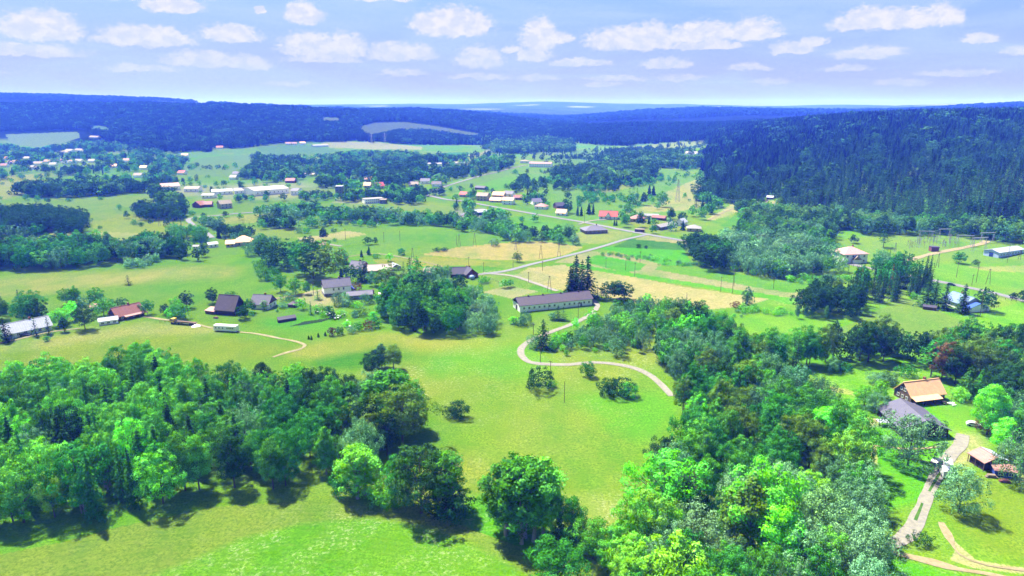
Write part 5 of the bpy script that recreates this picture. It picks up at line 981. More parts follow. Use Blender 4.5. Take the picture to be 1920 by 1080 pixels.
F('school','long low white building with a row of dark windows behind the middle meadow',(684,382),(720,380),11,4.6,.6,'white','white','flat','x',9,'school',rows=2); F('tower','square pale tower block among village trees',(629,364),(642,364),9,9,.4,'pale','grey','flat','x',2,'tower',rows=3); F('annex','grey annex at the end of the long low white building',(712,382),(724,382),9,4,.5,'tan','grey','flat',cat='annex')
F('warehouse','large white roofed warehouse of the sawmill',(478,368),(543,362),40,6,2.0,'white','white','gable','x',8,'warehouse'); F('warehouse','second warehouse with a pinkish roof beside the sawmill yard',(304,358),(338,356),22,5,3,'pink','white','gable','x',4,'warehouse')
F('warehouse','low white hall between the two larger warehouses',(440,364),(474,362),20,4,2,'white','white','gable','x',4,'warehouse'); F('warehouse','long shed with a tan roof in the sawmill yard',(398,366),(436,364),14,4,2,'pale','white','gable','x',4,'warehouse'); F('warehouse','small grey roofed shed at the sawmill entrance',(345,360),(372,360),14,4,2,'tan','white','gable','x',3,'warehouse'); F('warehouse','narrow hall at the village end of the sawmill',(545,366),(558,366),18,5,2,'grey','white','gable','x',2,'warehouse')
F('warehouse','white roofed lean-to in front of the sawmill halls',(378,372),(400,372),10,3.4,1.5,'white','white','gable','x',3,'warehouse')
F('house','brown roofed farmhouse at the edge of the west band of trees',(361,389),(376,390),9,3,3.4,'rust','brick','gable','y'); F('barn','long reddish roofed barn beside the brown roofed farmhouse',(377,389),(397,388),9,3,2.6,'rust','brick'); F('house','tall yellowish house with a tan roof beside the country lane',(414,392),(436,390),9,5,3,'tan','cream','gable','x',3,rows=2)
F('villa','orange roofed villa half hidden by willows',(440,462),(474,460),11,3,4,'orange','cream','hip'); F('house','low terracotta roofed wing of the orange villa',(424,464),(440,463),8,2.6,2,'orange','cream'); F('shed','white roofed shed beside the terracotta wing',(392,465),(409,463),6,2.4,1.2,'pale','white',cat='shed'); F('shed','tiny white shed on the edge of the willow scrub',(362,467),(372,467),4,2,.6,'white','white',cat='shed')
F('house','reddish barn roof between the farm oaks',(545,480),(556,480),8,3,2.6,'rust','brick'); F('shed','low brown roofed shed at the end of the field track',(594,465),(612,464),6,2.2,1.4,'rust','wood',cat='shed')
F('house','pink roofed house among dark spruces in the village',(684,342),(697,342),9,4,3.4,'pink','white'); F('house','bright red roofed house in the village trees',(706,355),(721,354),10,4,4,'red','cream'); F('house','orange roofed house beside the bright red roofed one',(682,352),(694,352),9,3,3.4,'orange','cream'); F('house','cream roofed house left alone above the road slope',(767,350),(784,350),10,3,3,'tan','cream')
F('house','blue roofed house above the slanting road',(788,345),(805,345),10,4,3,'slate','white'); F('house','brownish roofed house where the slanting road starts',(809,350),(826,350),10,3.4,3,'brown','white'); F('greenhouse','long white plastic greenhouse beyond the village',(802,310),(842,310),9,2.6,1.6,'white','white','gable','x',0,'greenhouse'); F('greenhouse','second white plastic greenhouse, nearer the orchard',(845,308),(880,308),9,2.6,1.6,'white','white','gable','x',0,'greenhouse')
F('house','reddish house beside the sawmill',(535,343),(552,343),10,3,3,'rust','brick'); F('house','pale roofed shed below the hillside grove',(570,330),(588,331),8,3,1.5,'tan','white')
F('house','white house on the field beside the hill forest',(1284,292),(1306,291),12,5,4,'white','white','gable','x',3); F('shed','small shed at the foot of the hill forest',(1437,374),(1449,374),6,2.4,1.6,'pale','wood',cat='shed')
F('farm','pink roofed farm buildings on the ridge of the valley',(536,272),(546,272),9,4,3,'pink','white',cat='farm'); F('farm','second pink roofed farm building on the ridge',(548,272),(557,272),9,4,3,'pink','white',cat='farm'); F('farm','orange roofed farm building on the ridge',(563,271),(573,271),9,4,3,'orange','white',cat='farm'); F('barn','long pale barn on the ridge beside the farm',(588,276),(616,275),12,4,2,'white','white',cat='barn')
vill = [(8,300,'rust'),(14,308,'pink'),(28,306,'pink'),(44,300,'white'),(62,310,'tan'),(82,306,'pink'),(92,312,'white'),(104,305,'rust'),(116,308,'white'),(128,307,'pink'),(140,305,'white'),(56,318,'white'),(112,288,'tan'),(122,285,'white'),(140,284,'tan'),(167,259,'tan'),(165,305,'white'),(206,315,'orange'),(230,304,'pink'),(262,318,'orange'),(333,328,'red'),(340,294,'orange'),(406,279,'red'),(436,330,'slate'),(430,337,'white'),(250,333,'tan'),(0,314,'rust')]
vl = ['on the hillside street','by the lowest lane','between tall trees','near the church path','under the blue hill','facing the yellow field','close to the sawmill road']
cwn = dict(rust='rusty red', pink='pinkish', white='white', tan='sand coloured', orange='orange', red='bright red', slate='slate blue')
for i, (x, y, c) in enumerate(vill):
    if i >= 15: lb = f'lone {cwn[c]} roofed house ' + {15:'below the small upper clearing',16:'at the far end of the village row',17:'with bushes in the west village',18:'on the wooded slope above the village',19:'in the trees beside the sawmill smoke',20:'under the tall village trees',21:'at the foot of the pale green slope',22:'under the edge of the blue forest hill',23:'on the pale green slope',24:'shed on the pale green slope',25:'long roof below the wooded slope',26:'where the village meets the picture edge'}[i]
    else: lb = f'{cwn[c]} roofed village house in the distant row under the hill'
    hh = house('house', lb, 'house', (x, y), (x + (12 if c != 'tan' else 16), y), 9, 3.4, 3, 'x', c, 'white', small=True, over=.5, group=FARG if i < 15 else None, wins=0)
# right side: villa, station building, blue house
hs, win, (hx, hy, hw, hr) = house('villa', 'large villa with a pink hipped roof beside the main road', 'villa', (1577,492), (1630,495), 14, 6.4, 3.6, 'x', 'rose', 'white', 'hip', wins=4, chim=1, over=.7, rows=2, ang=8)
MB().prism([(-3.2, 2.9), (0, 5.6), (3.2, 2.9)], -hy - 2.4, -hy + .3, 'y').build('porch_roof', roofm('tan'), hs); MB().box(-2.8, 2.8, -hy - 2.0, -hy - .02, 0, 2.9).build('porch', wallm('white'), hs)
hs, win, (hx, hy, hw, hr) = house('station_building', 'long low station building with a grey sheet roof and pale blue walls', 'building', (1872,484), (1919,474), 10, 3.6, 1.5, 'x', 'pale', 'paleblue', 'gable', wins=8, over=.4, rk='sheet', end_wins=0)
win('l', 0, 1.6, 2.6, 3.0, 'door', False, wallm('blue'))
hs, win, (hx, hy, hw, hr) = house('house', 'white house with a bright blue roof beside tall spruces', 'house', (1812,584), (1833,577), 12.5, 3.0, 3.2, 'y', 'skyblue', 'white', wins=2, over=.6, chim=1, ang=12, rk='sheet')
MB().prism([(-hx - .7, 2.1), (0, 4.2), (hx + .7, 2.1), (0, 4.5)], -hy - 4.5, -hy - .7, 'y').build('blue_roof', roofm('blue', 'sheet'), hs); MB().prism([(-hx, 0), (hx, 0), (hx, 2.2), (0, 4.15), (-hx, 2.2)], -hy - 4.2, -hy - .02, 'y').build('annex', wallm('white'), hs)
house('hut', 'small brown transformer hut beside the switchyard', 'hut', (1746,472), (1760,472), 4, 3.2, .4, 'x', 'brown', 'brick', 'flat', small=True)
house('woodpile', 'covered stack of firewood under the spruces', 'woodpile', (1730,580), (1755,583), 2, 1.5, .6, 'x', 'dark', 'wood', 'shed', small=True, over=.2)

# ------------------------------------------------------------------ vehicles, caravan, beehives, poles, switchyard
def basis(px, py, ang): q = at(px, py); return (float(q[0]), float(q[1]), float(q[2]))
WHITEP = paint('white_vehicle_paint', (.78, .79, .82), .05, .5, .35, spec=.5); DARKP = paint('dark_vehicle_paint', (.05, .06, .09), .1, .5, .3, spec=.5); RUB = paint('rubber', (.02, .02, .02), .2, 2, .9); YELP = paint('yellow_paint', (.60, .42, .06), .1, .5, .4)
def wheels(root, xs, w, r):
    for x in xs:
        for s in (-1, 1):
            MB().tube((x, s * w - .12, r), (x, s * w + .12, r), r, r, 12).build('wheel', RUB, root)
def car(label, px, py, ang, pm, van=False):
    root = empty('van' if van else 'car', basis(px, py, ang), R(ang)); tag(root, label, 'van' if van else 'car')
    L, w, h = (5.4, 1.0, 2.3) if van else (4.3, .88, 1.45)
    if van: prof = [(-L/2, .35), (L/2, .35), (L/2, 1.1), (L/2 - 1.0, 1.35), (L/2 - 1.6, h), (-L/2, h)]; gp = [(L/2 - 1.02, 1.38), (L/2 - 1.58, h - .15), (L/2 - 2.6, h - .15), (L/2 - 2.6, 1.38)]
    else: prof = [(-L/2, .3), (L/2, .3), (L/2, .75), (L/2 - .9, .92), (L/2 - 1.6, h), (-L/2 + .9, h), (-L/2 + .2, .95), (-L/2, .85)]; gp = [(L/2 - 1.0, .93), (L/2 - 1.62, h - .08), (-L/2 + .92, h - .08), (-L/2 + .35, .95)]
    MB().prism([(a, b_) for a, b_ in prof], -w, w, 'y').build('body', pm, root)
    MB().prism(gp, -w - .012, w + .012, 'y').build('window', GLASS, root)
    wheels(root, (-L/2 + .85, L/2 - .85), w - .05, .33)
    FOOT.append((root.location[0], root.location[1], R(ang), 3.5, 2.5))
car('white van parked on the gravel drive', 1776, 876, 62, WHITEP, True); car('white camper van parked behind the other one on the gravel drive', 1771, 890, 70, WHITEP, True); car('dark car in the shade beside the gravel drive', 1757, 869, 30, DARKP); car('white car half hidden under trees at the edge of the farm lawn', 1826, 799, -25, WHITEP)
car('small dark car parked in front of the white two storey house', 622, 551, 10, DARKP); car('dark car driving on the main road by the spruces', 1783, 535, -35, DARKP); car('dark car parked beside the long pale roofed house', 47, 630, 15, DARKP)
c0 = empty('caravan', basis(425, 621, 0), R(-9)); tag(c0, 'long white site caravan standing on the field track', 'caravan')
MB().prism([(-1.35, .5), (1.35, .5), (1.35, 2.75), (1.1, 3.1), (-1.1, 3.1), (-1.35, 2.75)], -5.6, 5.6, 'x').build('body', WHITEP, c0)
for x in (-4.4, -2.8, -1.0, 1.2, 2.2, 3.1, 4.0): MB().box(x - .28, x + .28, -1.38, -1.34, 1.6, 2.2).build('window', GLASS, c0)
wheels(c0, (-3.6, 3.6), 1.1, .45)
l0 = empty('lorry', basis(345, 608, 0), R(-14)); tag(l0, 'yellow lorry with a long flat bed parked by the garden', 'lorry')
MB().prism([(-7.0, .7), (-4.6, .7), (-4.6, 2.6), (-6.4, 2.6), (-7.0, 1.8)], -1.2, 1.2, 'y').build('cab', YELP, l0); MB().prism([(-6.96, 1.75), (-6.42, 2.5), (-5.0, 2.5), (-5.0, 1.75)], -1.22, 1.22, 'y').build('window', GLASS, l0)
MB().box(-4.4, 6.5, -1.25, 1.25, 1.0, 1.25).build('bed', wallm('wood'), l0); MB().box(-4.4, 6.5, -1.28, -1.25, 1.25, 1.7).build('side_board', wallm('stone'), l0); wheels(l0, (-5.8, -2, 4.2, 5.4), 1.1, .5)
h0 = None
for i, (x, y) in enumerate([(592,586),(596,588),(600,589),(604,587),(608,590),(611,592),(615,593),(618,591),(622,594),(626,596),(630,593),(634,595),(638,596),(641,593),(646,592),(634,599),(628,600),(651,604),(656,615),(672,616)]):
    q = basis(x, y, 0)
    if h0 is None:
        h0 = empty('beehive', q); MB().box(-.3, .3, -.3, .3, .2, .95).build('body', wallm('stone'), h0); MB().box(-.4, .4, -.4, .4, .95, 1.08).build('lid', FRAME, h0); MB().box(-.25, .25, -.25, .25, 0, .2).build('stand', wallm('wood'), h0); r = h0
    else:
        r = h0.copy(); COL.objects.link(r)
        for ch in list(h0.children): c = ch.copy(); COL.objects.link(c); c.parent = r
        r.location = q
    tag(r, 'small beehive with a white lid in the garden apiary', 'beehive', 'beehives in the garden apiary')
ph = paint('tarpaulin', (.25, .35, .62), .15, 2, .5)
bal = MB(); 
for i in range(6):
    a0, a1 = math.pi * i / 6 - math.pi / 2, math.pi * (i + 1) / 6 - math.pi / 2
    bal.tube((0, 0, 1.4 + 1.4 * math.sin(a0)), (0, 0, 1.4 + 1.4 * math.sin(a1)), max(.05, 1.7 * math.cos(a0)), max(.05, 1.7 * math.cos(a1)), 14)
tag(bal.build('tarpaulin_heap', ph, None, basis(885, 524, 0)), 'round heap under pale blue tarpaulin beside the dark timber house', 'heap')
def rock(name, px, py, rad, hgt, mat, label, cat):
    g = np.random.default_rng(px); mb = MB(); n = 14; V = []
    for j in range(5):
        f = j / 4
        for i in range(n): a = 2 * math.pi * i / n; rr = rad * (1 - f ** 1.4 * .92) * g.uniform(.85, 1.15); V.append((rr * math.cos(a), rr * math.sin(a) * .8, hgt * f - .1))
    mb.poly(V, [(j * n + i, j * n + (i + 1) % n, (j + 1) * n + (i + 1) % n, (j + 1) * n + i) for j in range(4) for i in range(n)] + [tuple(range(4 * n, 5 * n))])
    tag(mb.build(name, mat, None, basis(px, py, 0)), label, cat)
rock('gravel_heap', 880, 405, 9, 4, roadmat('heap_gravel', (.26, .25, .27), (.36, .35, .37)), 'tall grey heap of gravel beside the pale blue workshop', 'heap')
rock('gravel_heap', 860, 410, 6, 2, MATS['heap_gravel'], 'small low heap of gravel beside the taller one', 'heap')
rock('rubble_heap', 368, 612, 2.2, 1.2, wallm('white'), 'pile of white sacks behind the yellow lorry', 'heap')
for k, (x, y, lab) in enumerate([(1770,757,'dark garden bench set on the farm lawn'), (1784,759,'pale garden table set on the farm lawn')]):
    t = empty('garden_table', basis(x, y, 0), R(20)); tag(t, lab, 'table'); m_ = wallm('dark' if k == 0 else 'white')
    MB().box(-.9, .9, -.45, .45, .68, .75).build('table_top', m_, t)
    for s in (-1, 1): MB().box(-.9, .9, s * .95 - .18, s * .95 + .18, .40, .46).build('bench', m_, t)
    for sx in (-.7, .7): MB().box(sx - .05, sx + .05, -1.0, 1.0, 0, .40).build('leg', m_, t); MB().box(sx - .04, sx + .04, -.06, .06, .40, .68).build('leg', m_, t)
POLEM = paint('pole_wood', (.13, .10, .085), .3, 3, .9); STEEL = paint('galvanised_steel', (.36, .37, .40), .1, 3, .5)
def pole(px, py, hpx, kind, label, group=None):
    q = at(px, py); _, _, dep = project(q); h = max(6.5, hpx * float(dep) / FPX / .95)
    root = empty('utility_pole', tuple(map(float, q)), R(random.uniform(-25, 25))); tag(root, label, 'utility pole', group)
    thick = .10 + float(dep) * .00006
    if kind == 'A':
        for s in (-1, 1): MB().tube((s * h * .13, 0, -.3), (s * .1, 0, h), thick, thick * .8).build('leg', POLEM, root)
        MB().box(-h * .085, h * .085, -.05, .05, h * .36, h * .36 + .14).build('brace', POLEM, root)
    else: MB().tube((0, 0, -.3), (0, 0, h), thick * 1.1, thick * .8).build('post', POLEM, root)
    if kind != 'S':
        MB().box(-.9, .9, -.06, .06, h - .5, h - .36).build('crossarm', POLEM, root)
        for s in (-.8, 0, .8): MB().tube((s, 0, h - .36), (s, 0, h - .12), .05, .04).build('insulator', FRAME, root)
    return root, q, h
NEARP = [(1058,755,41,'S','thick wooden post standing alone in the open meadow'),(1032,712,36,'T','wooden utility pole between the round bushes of the meadow'),(1013,680,30,'T','wooden utility pole beside the bend of the gravel track'),(1000,632,20,'T','thin pole at the upper end of the gravel track'),
 (1084,596,28,'T','pole in front of the long white barn'),(1286,581,32,'S','bare dead trunk standing on the straw field edge'),(1351,547,28,'T','utility pole in the bright green strip'),(1373,550,44,'T','tall utility pole in the bright green strip beside scrub'),(1376,537,32,'T','pole where the tan strip meets the green field'),
 (1173,507,28,'T','pole on the small green field between tan strips'),(1190,518,25,'T','pole on the bright green strip beside the spruces'),(1200,493,21,'T','pole at the corner of the tan field strip'),(1136,502,17,'T','thin pole near the small green field'),(1017,508,16,'T','thin pole at the lane beside the straw field'),
 (991,530,18,'T','thin pole in the field behind the long white barn'),(1030,547,29,'A','A-frame pole behind the roof of the long white barn'),(1014,485,24,'A','A-frame pole on the straw field, the one nearer the lone round tree'),(1048,481,24,'A','A-frame pole on the straw field by the road'),(967,469,12,'A','small A-frame pole at the upper edge of the straw field'),(962,502,14,'T','pole at the roadside below the lone round tree'),
 (861,462,22,'A','A-frame pole at the edge of the middle meadow'),(856,460,18,'S','thin post beside the A-frame pole of the middle meadow'),(890,462,24,'A','A-frame pole between the shrub and the straw field'),(774,490,24,'A','A-frame pole above the patchy roofed barn'),(879,500,14,'T','pole behind the dark timber house'),(907,511,18,'T','pole where the lane reaches the dark timber house'),
 (648,450,20,'T','pole on the small straw field'),(720,454,18,'T','pole in the middle meadow beside two round trees'),(750,451,18,'T','pole alone in the middle meadow'),(588,554,24,'T','pole in the yard of the white two storey house'),(299,423,14,'A','A-frame pole, first of four at the west field edge'),(309,424,13,'A','A-frame pole, second of four at the west field edge'),(326,424,13,'A','A-frame pole, third of four at the west field edge'),(340,425,12,'A','A-frame pole, fourth of four, beside the country lane'),
 (457,430,14,'T','thin pole beside the country lane'),(1096,418,22,'T','pole beside the main road near the red roofed house'),(1421,392,16,'T','pole on the pale field under the hill forest'),(1450,541,16,'T','short pole at the end of the tan strip'),(1523,527,26,'T','pole below the silvery willows'),
 (1793,520,27,'T','pole on the meadow below the round fresh deep green tree'),(1830,530,38,'T','tall pole on the meadow with a small tree behind'),(1852,533,28,'A','A-frame pole beside the main road'),(1757,502,26,'A','A-frame pole beside the spruce stand'),(1837,593,42,'T','pole beside the dark round tree at the blue roofed house'),(1888,493,34,'T','pole in front of the long low station building'),(1822,535,18,'T','thin pole behind the blue roofed house'),(1911,487,18,'A','A-frame pole beyond the station building'),(1678,472,14,'A','A-frame pole near the lone dark pine'),(353,590,16,'T','white lamp pole beside the brown weathered barn')]
for a in NEARP: pole(*a)
# switchyard: steel portals and rows of apparatus
def portal(px, py, hpx, wpx, label, ang=0):
    q = at(px, py); _, _, dep = project(q); m_ = float(dep) / FPX; h, w = hpx * m_, wpx * m_
    root = empty('portal_gantry', tuple(map(float, q)), R(ang)); tag(root, label, 'gantry', 'steel gantries of the switchyard')
    for s in (-1, 1):
        lg = MB()
        for t in (-1, 1): lg.tube((s * w / 2 + t * .9, 0, -.2), (s * w / 2, 0, h), .16, .12)
        lg.build('leg', STEEL, root)
    MB().box(-w / 2 - 1, w / 2 + 1, -.25, .25, h - .1, h + .5).build('crossbeam', STEEL, root)
for i, a in enumerate([(1735,452,18,22,'steel portal gantry at the forest end of the switchyard'),(1770,446,16,20,'steel portal gantry in the middle of the switchyard, behind the apparatus'),(1808,462,20,24,'steel portal gantry beside the dirt road to the switchyard'),(1835,470,24,26,'tallest steel portal gantry, between switchyard and station building'),(1850,455,18,24,'steel portal gantry close to the forest edge')]): portal(*a, ang=(-12, 8, -8, 10, 5)[i])
g = np.random.default_rng(5); p0 = None
for k in range(42):
    x, y = g.uniform(1700, 1800), g.uniform(447, 467)
    q = basis(x, y, 0)
    if p0 is None:
        p0 = empty('switchgear_post', q); MB().tube((0, 0, 0), (0, 0, 3.2), .16, .12).build('post', STEEL, p0); MB().tube((0, 0, 3.2), (0, 0, 4.6), .22, .14).build('insulator', paint('porcelain', (.30, .28, .34), .1), p0); MB().box(-1, 1, -.08, .08, 3.1, 3.25).build('crossarm', STEEL, p0); r = p0
    else:
        r = p0.copy(); COL.objects.link(r); r.location = q; r.rotation_euler = (0, 0, g.uniform(-.5, .5))
        for ch in list(p0.children): c = ch.copy(); COL.objects.link(c); c.parent = r
    tag(r, 'steel post with insulator among the rows of the switchyard', 'switchgear post', 'switchgear posts of the switchyard')
# lattice pylon on the slope
def pylon(px, py, hpx, label):
    q = at(px, py); _, _, dep = project(q); h = hpx * float(dep) / FPX
    root = empty('pylon', tuple(map(float, q))); tag(root, label, 'pylon'); mb = MB(); b0 = h * .09
    for sx in (-1, 1):
        for sy in (-1, 1): mb.tube((sx * b0, sy * b0, 0), (sx * .25, sy * .25, h), .14, .1, 4)
    for k in range(7):
        z0, z1 = h * k / 7, h * (k + 1) / 7; w0, w1 = b0 * (1 - k / 7) + .2, b0 * (1 - (k + 1) / 7) + .2
        for sy in (-1, 1): mb.tube((-w0, sy * w0, z0), (w1, sy * w1, z1), .08, .08, 4); mb.tube((w0, sy * w0, z0), (-w1, sy * w1, z1), .08, .08, 4)
        for sx in (-1, 1): mb.tube((sx * w0, -w0, z0), (sx * w1, w1, z1), .08, .08, 4)
    mb.build('lattice_mast', STEEL, root)
    for f, w in ((.68, .16), (.80, .20), (.92, .14)): MB().tube((-h * w, 0, h * f), (h * w, 0, h * f), .12, .12, 4).build('crossarm', STEEL, root)
pylon(1270, 378, 42, 'tall steel lattice pylon on the slope below the hill forest'); pylon(722, 271, 22, 'distant steel lattice pylon beyond the village'); pylon(697, 270, 20, 'distant steel lattice pylon next to its twin beyond the village')

# garden rows, fences, yard clutter
VEG = paint('vegetable_leaf', (.05, .12, .03), .4, 6, .9)
for i in range(6):
    a, b_ = at(546 + i * 5, 612 - i * 1.6), at(606 + i * 5, 603 - i * 1.6); mb = MB(); g_ = np.random.default_rng(i)
    d_ = (b_ - a); n_ = int(np.linalg.norm(d_[:2]) / .8)
    for k in range(n_): q = a + d_ * k / n_; rr_v = g_.uniform(.3, .5); mb.tube((q[0], q[1], q[2] - .05), (q[0], q[1], q[2] + rr_v), rr_v, rr_v * .4, 6)
    tag(mb.build('vegetable_row', VEG), 'row of vegetables in the garden strips beside the dark panel frame', 'vegetable row', 'vegetable rows in the garden')
def fence(label, pts, hgt=1.2, step=3.0):
    P = smooth_line([at(*p)[:2] for p in pts], step); root = empty('fence', (float(P[0][0]), float(P[0][1]), float(ground_z(*P[0])))); tag(root, label, 'fence'); o = np.array(root.location)
    rails = MB(); zz = [float(ground_z(*p)) for p in P]
    for i, p in enumerate(P): MB().box(p[0] - o[0] - .07, p[0] - o[0] + .07, p[1] - o[1] - .07, p[1] - o[1] + .07, zz[i] - .2 - o[2], zz[i] + hgt - o[2]).build('post', POLEM, root) if i < 100 else None
    for i in range(len(P) - 1):
        for f in (.45, .9): rails.tube((P[i][0] - o[0], P[i][1] - o[1], zz[i] + hgt * f - o[2]), (P[i + 1][0] - o[0], P[i + 1][1] - o[1], zz[i + 1] + hgt * f - o[2]), .035, .035, 4)
    rails.build('rail', POLEM, root)
fence('wooden fence between the main road and the blue roofed house', [(1862,556), (1885,562), (1905,566)]); fence('long thin fence dividing the mown patch from the bright green field', [(1782,618), (1810,606), (1850,584), (1872,576)])
fence('fence along the lane beside the dark timber house', [(905,520), (930,528), (936,533)]); fence('fence of the yard before the pink villa', [(1574,496), (1600,500), (1630,506)], 1.5); fence('fence round the garden of the brown weathered barn', [(300,606), (322,604), (345,601)])
for k, (x, y, c_, lab) in enumerate([(1858,895,'stone','pale stack of boards lying before the blue walled hut'), (1884,904,'brick','rusty scrap pile beside the blue walled hut'), (1848,866,'cream','light crate stack under the open shed'), (1660,790,'dark','pile of dark planks beside the dark barn'), (1716,762,'stone','pale paving stack before the farmhouse porch'), (405,597,'wood','low woodpile before the brown weathered barn'), (638,560,'stone','pale stack of blocks before the white two storey house'), (712,552,'white','white sunbed on the lawn by the wooden playhouse')]):
    m_ = MB(); g_ = np.random.default_rng(k + 50)
    for j in range(5): w_ = g_.uniform(.7, 1.5); ox, oy = g_.uniform(-.2, .2, 2); m_.box(ox - w_, ox + w_, oy - .45 - j * .02, oy + .45 + j * .02, j * .17, j * .17 + .155)
    o_ = m_.build('board_stack', wallm(c_), None, basis(x, y, 0)); o_.rotation_euler = (0, 0, g_.uniform(0, 3)); tag(o_, lab, 'stack')
# ------------------------------------------------------------------ haze in the air of the valley
hm, b = material('haze')
vol = b.n('ShaderNodeVolumePrincipled'); HZ = dict(color=(.048, .115, 1.0), density=.00020)
vol.inputs['Color'].default_value = HZ['color'] + (1,); vol.inputs['Density'].default_value = HZ['density']; vol.inputs['Anisotropy'].default_value = 0.0; vol.inputs['Absorption Color'].default_value = (1, 1, 1, 1)
b.nt.links.new(vol.outputs[0], b.n('ShaderNodeOutputMaterial').inputs['Volume'])
hz_ = MB().box(-16500, 16500, -16500, 16500, -40, 240).build('haze', hm); tag(hz_, kind='stuff')

# ------------------------------------------------------------------ put the trees in the ground
TX = np.array([t['x'] for t in TREES]); TY = np.array([t['y'] for t in TREES]); TZ = np.array([t['z'] for t in TREES]); TH = np.array([t['h'] for t in TREES]); SING = np.array([t['single'] for t in TREES])
TPX = np.array([t['px'] for t in TREES]); TPY = np.array([t['py'] for t in TREES]); TAP = np.array([t['app'] for t in TREES])
keep = ~hidden(TX, TY, TZ + TH)
rad = np.minimum(TH * .25, 3.5)
for (cx, cy, yaw, a, b_) in FOOT:
    dx, dy = TX - cx, TY - cy; u_, v_ = dx * math.cos(yaw) + dy * math.sin(yaw), -dx * math.sin(yaw) + dy * math.cos(yaw)
    keep &= ~((np.abs(u_) < a + rad * .5) & (np.abs(v_) < b_ + rad * .5) & ~SING)
    keep &= ~((np.abs(u_) < a - 1.2) & (np.abs(v_) < b_ - 1.2))
for o in [o for o in COL.objects if o.get('kind') == 'structure' and o.name.split('.')[0] in ('road', 'path')]:
    n = len(o.data.vertices); co = np.empty(n * 3, np.float32); o.data.vertices.foreach_get('co', co); co = co.reshape(-1, 7, 3)[:, 3, :2]
    near = np.zeros(len(TX), bool); bb = (TX > co[:, 0].min() - 8) & (TX < co[:, 0].max() + 8) & (TY > co[:, 1].min() - 8) & (TY < co[:, 1].max() + 8); ii = np.nonzero(bb)[0]
    for s_ in range(0, len(ii), 4000):
        jj = ii[s_:s_ + 4000]; d2 = ((TX[jj, None] - co[None, :, 0]) ** 2 + (TY[jj, None] - co[None, :, 1]) ** 2).min(1); near[jj] = (d2 < (3.4 + rad[jj] * .35) ** 2) & (~SING[jj] | (d2 < 1.5))
    keep &= ~near
firstgrove = int(np.argmin(SING))
rl = np.random.default_rng(3).uniform(size=len(TX))
for (_, _, _, p1, p2) in LAND:                                     # keep the fronts of the houses open, as the photograph shows them
    ym = (p1[1] + p2[1]) / 2
    keep &= ~((TPX > p1[0] - 2 - TAP * .28) & (TPX < p2[0] + 2 + TAP * .28) & (TPY > ym - 2) & (TPY < ym + TAP * .95) & ~SING & (rl > .12))
hx_, hy_ = TX[:firstgrove], TY[:firstgrove]
for i in range(firstgrove):
    if TREES[i]['region'] in ('east_wood', 'west_wood', 'farm_belt', 'farm_back', 'farm_trees'): 
        d = np.hypot(TX[firstgrove:] - TX[i], TY[firstgrove:] - TY[i]); keep[firstgrove:] &= ~(d < 4.2)
LIVE = [t for t, k in zip(TREES, keep) if k]
# view of the houses: nothing tall straight in front of a near one
RG_NAME = dict(meadow_clump='in the loose clump at the meadow end', field_edge='along the mown field edge', bottom_clump='by the lower end of the meadow', east_wood='in the great wood beside the farm', farmyard='in the farmyard', meadow_trees='in the upper meadow',
  west_wood='in the mixed wood above the mown field', meadow='on the open meadow', lane_thicket='in the thicket by the gravel track', barn_spruces='behind the long white barn', field_oaks='beside the long straw field', barn_yard='in front of the long white barn', metal_roof_spruces='before the pale blue metal roof',
  west_farms='around the rusty red roofed house', barn_garden='around the brown weathered barn', west_meadow='in the straw meadow', house_garden='in the gardens of the white two storey house', farm_oaks='in the old oaks of the middle farm', farm_trees='around the patchy roofed barn', road_spruces='beside the blue roofed house', road_side='beside the main road',
  station='near the switchyard', fields='on the middle fields', farm_back='behind the orange roofed farmhouse', field_side='in the scrub beside the long straw field', middle_slope='on the slope above the hamlet', hamlet='in the hamlet by the junction', farm_grove='in the dark grove below the farm', farm_belt='in the tall belt behind the farm',
  willow_grove='in the willow grove below the hill', spruce_stand='in the spruce stand by the mown patch', west_pines='in the dark wood between yellow fields', west_band='in the western tree bands', middle_rows='in the tree rows of the middle meadow', hill_edge='along the leafy edge of the hill forest', hill_forest='in the spruce forest on the hill', far_forest='in the far forest', village='in the village greenery')
LIMIT = dict(tree=292, willow=150, birch=120, bush=230, spruce=285, pine=60)
bykind = {}
for t in LIVE: bykind.setdefault(t['kind'], []).append(t)
def inframe(t): return -40 < t['px'] < 1960 and t['py'] - t['app'] < 1085 and t['py'] > 180
IND, MASS = [], []
for k, ts in bykind.items():
    ts.sort(key=lambda t: -(t['app'] * (1 if inframe(t) else 0) + (1e4 if t['hand'] else 0) + (40 if t['py'] > 0 and t['region'] in ('meadow', 'fields', 'metal_roof_spruces', 'barn_spruces', 'station', 'house_garden', 'west_farms', 'farmyard') else 0)))
    lim = LIMIT[k]; IND += ts[:lim]; MASS += ts[lim:]
OUTF = [t for t in IND if not inframe(t)]; IND = [t for t in IND if inframe(t)]; MASS += OUTF
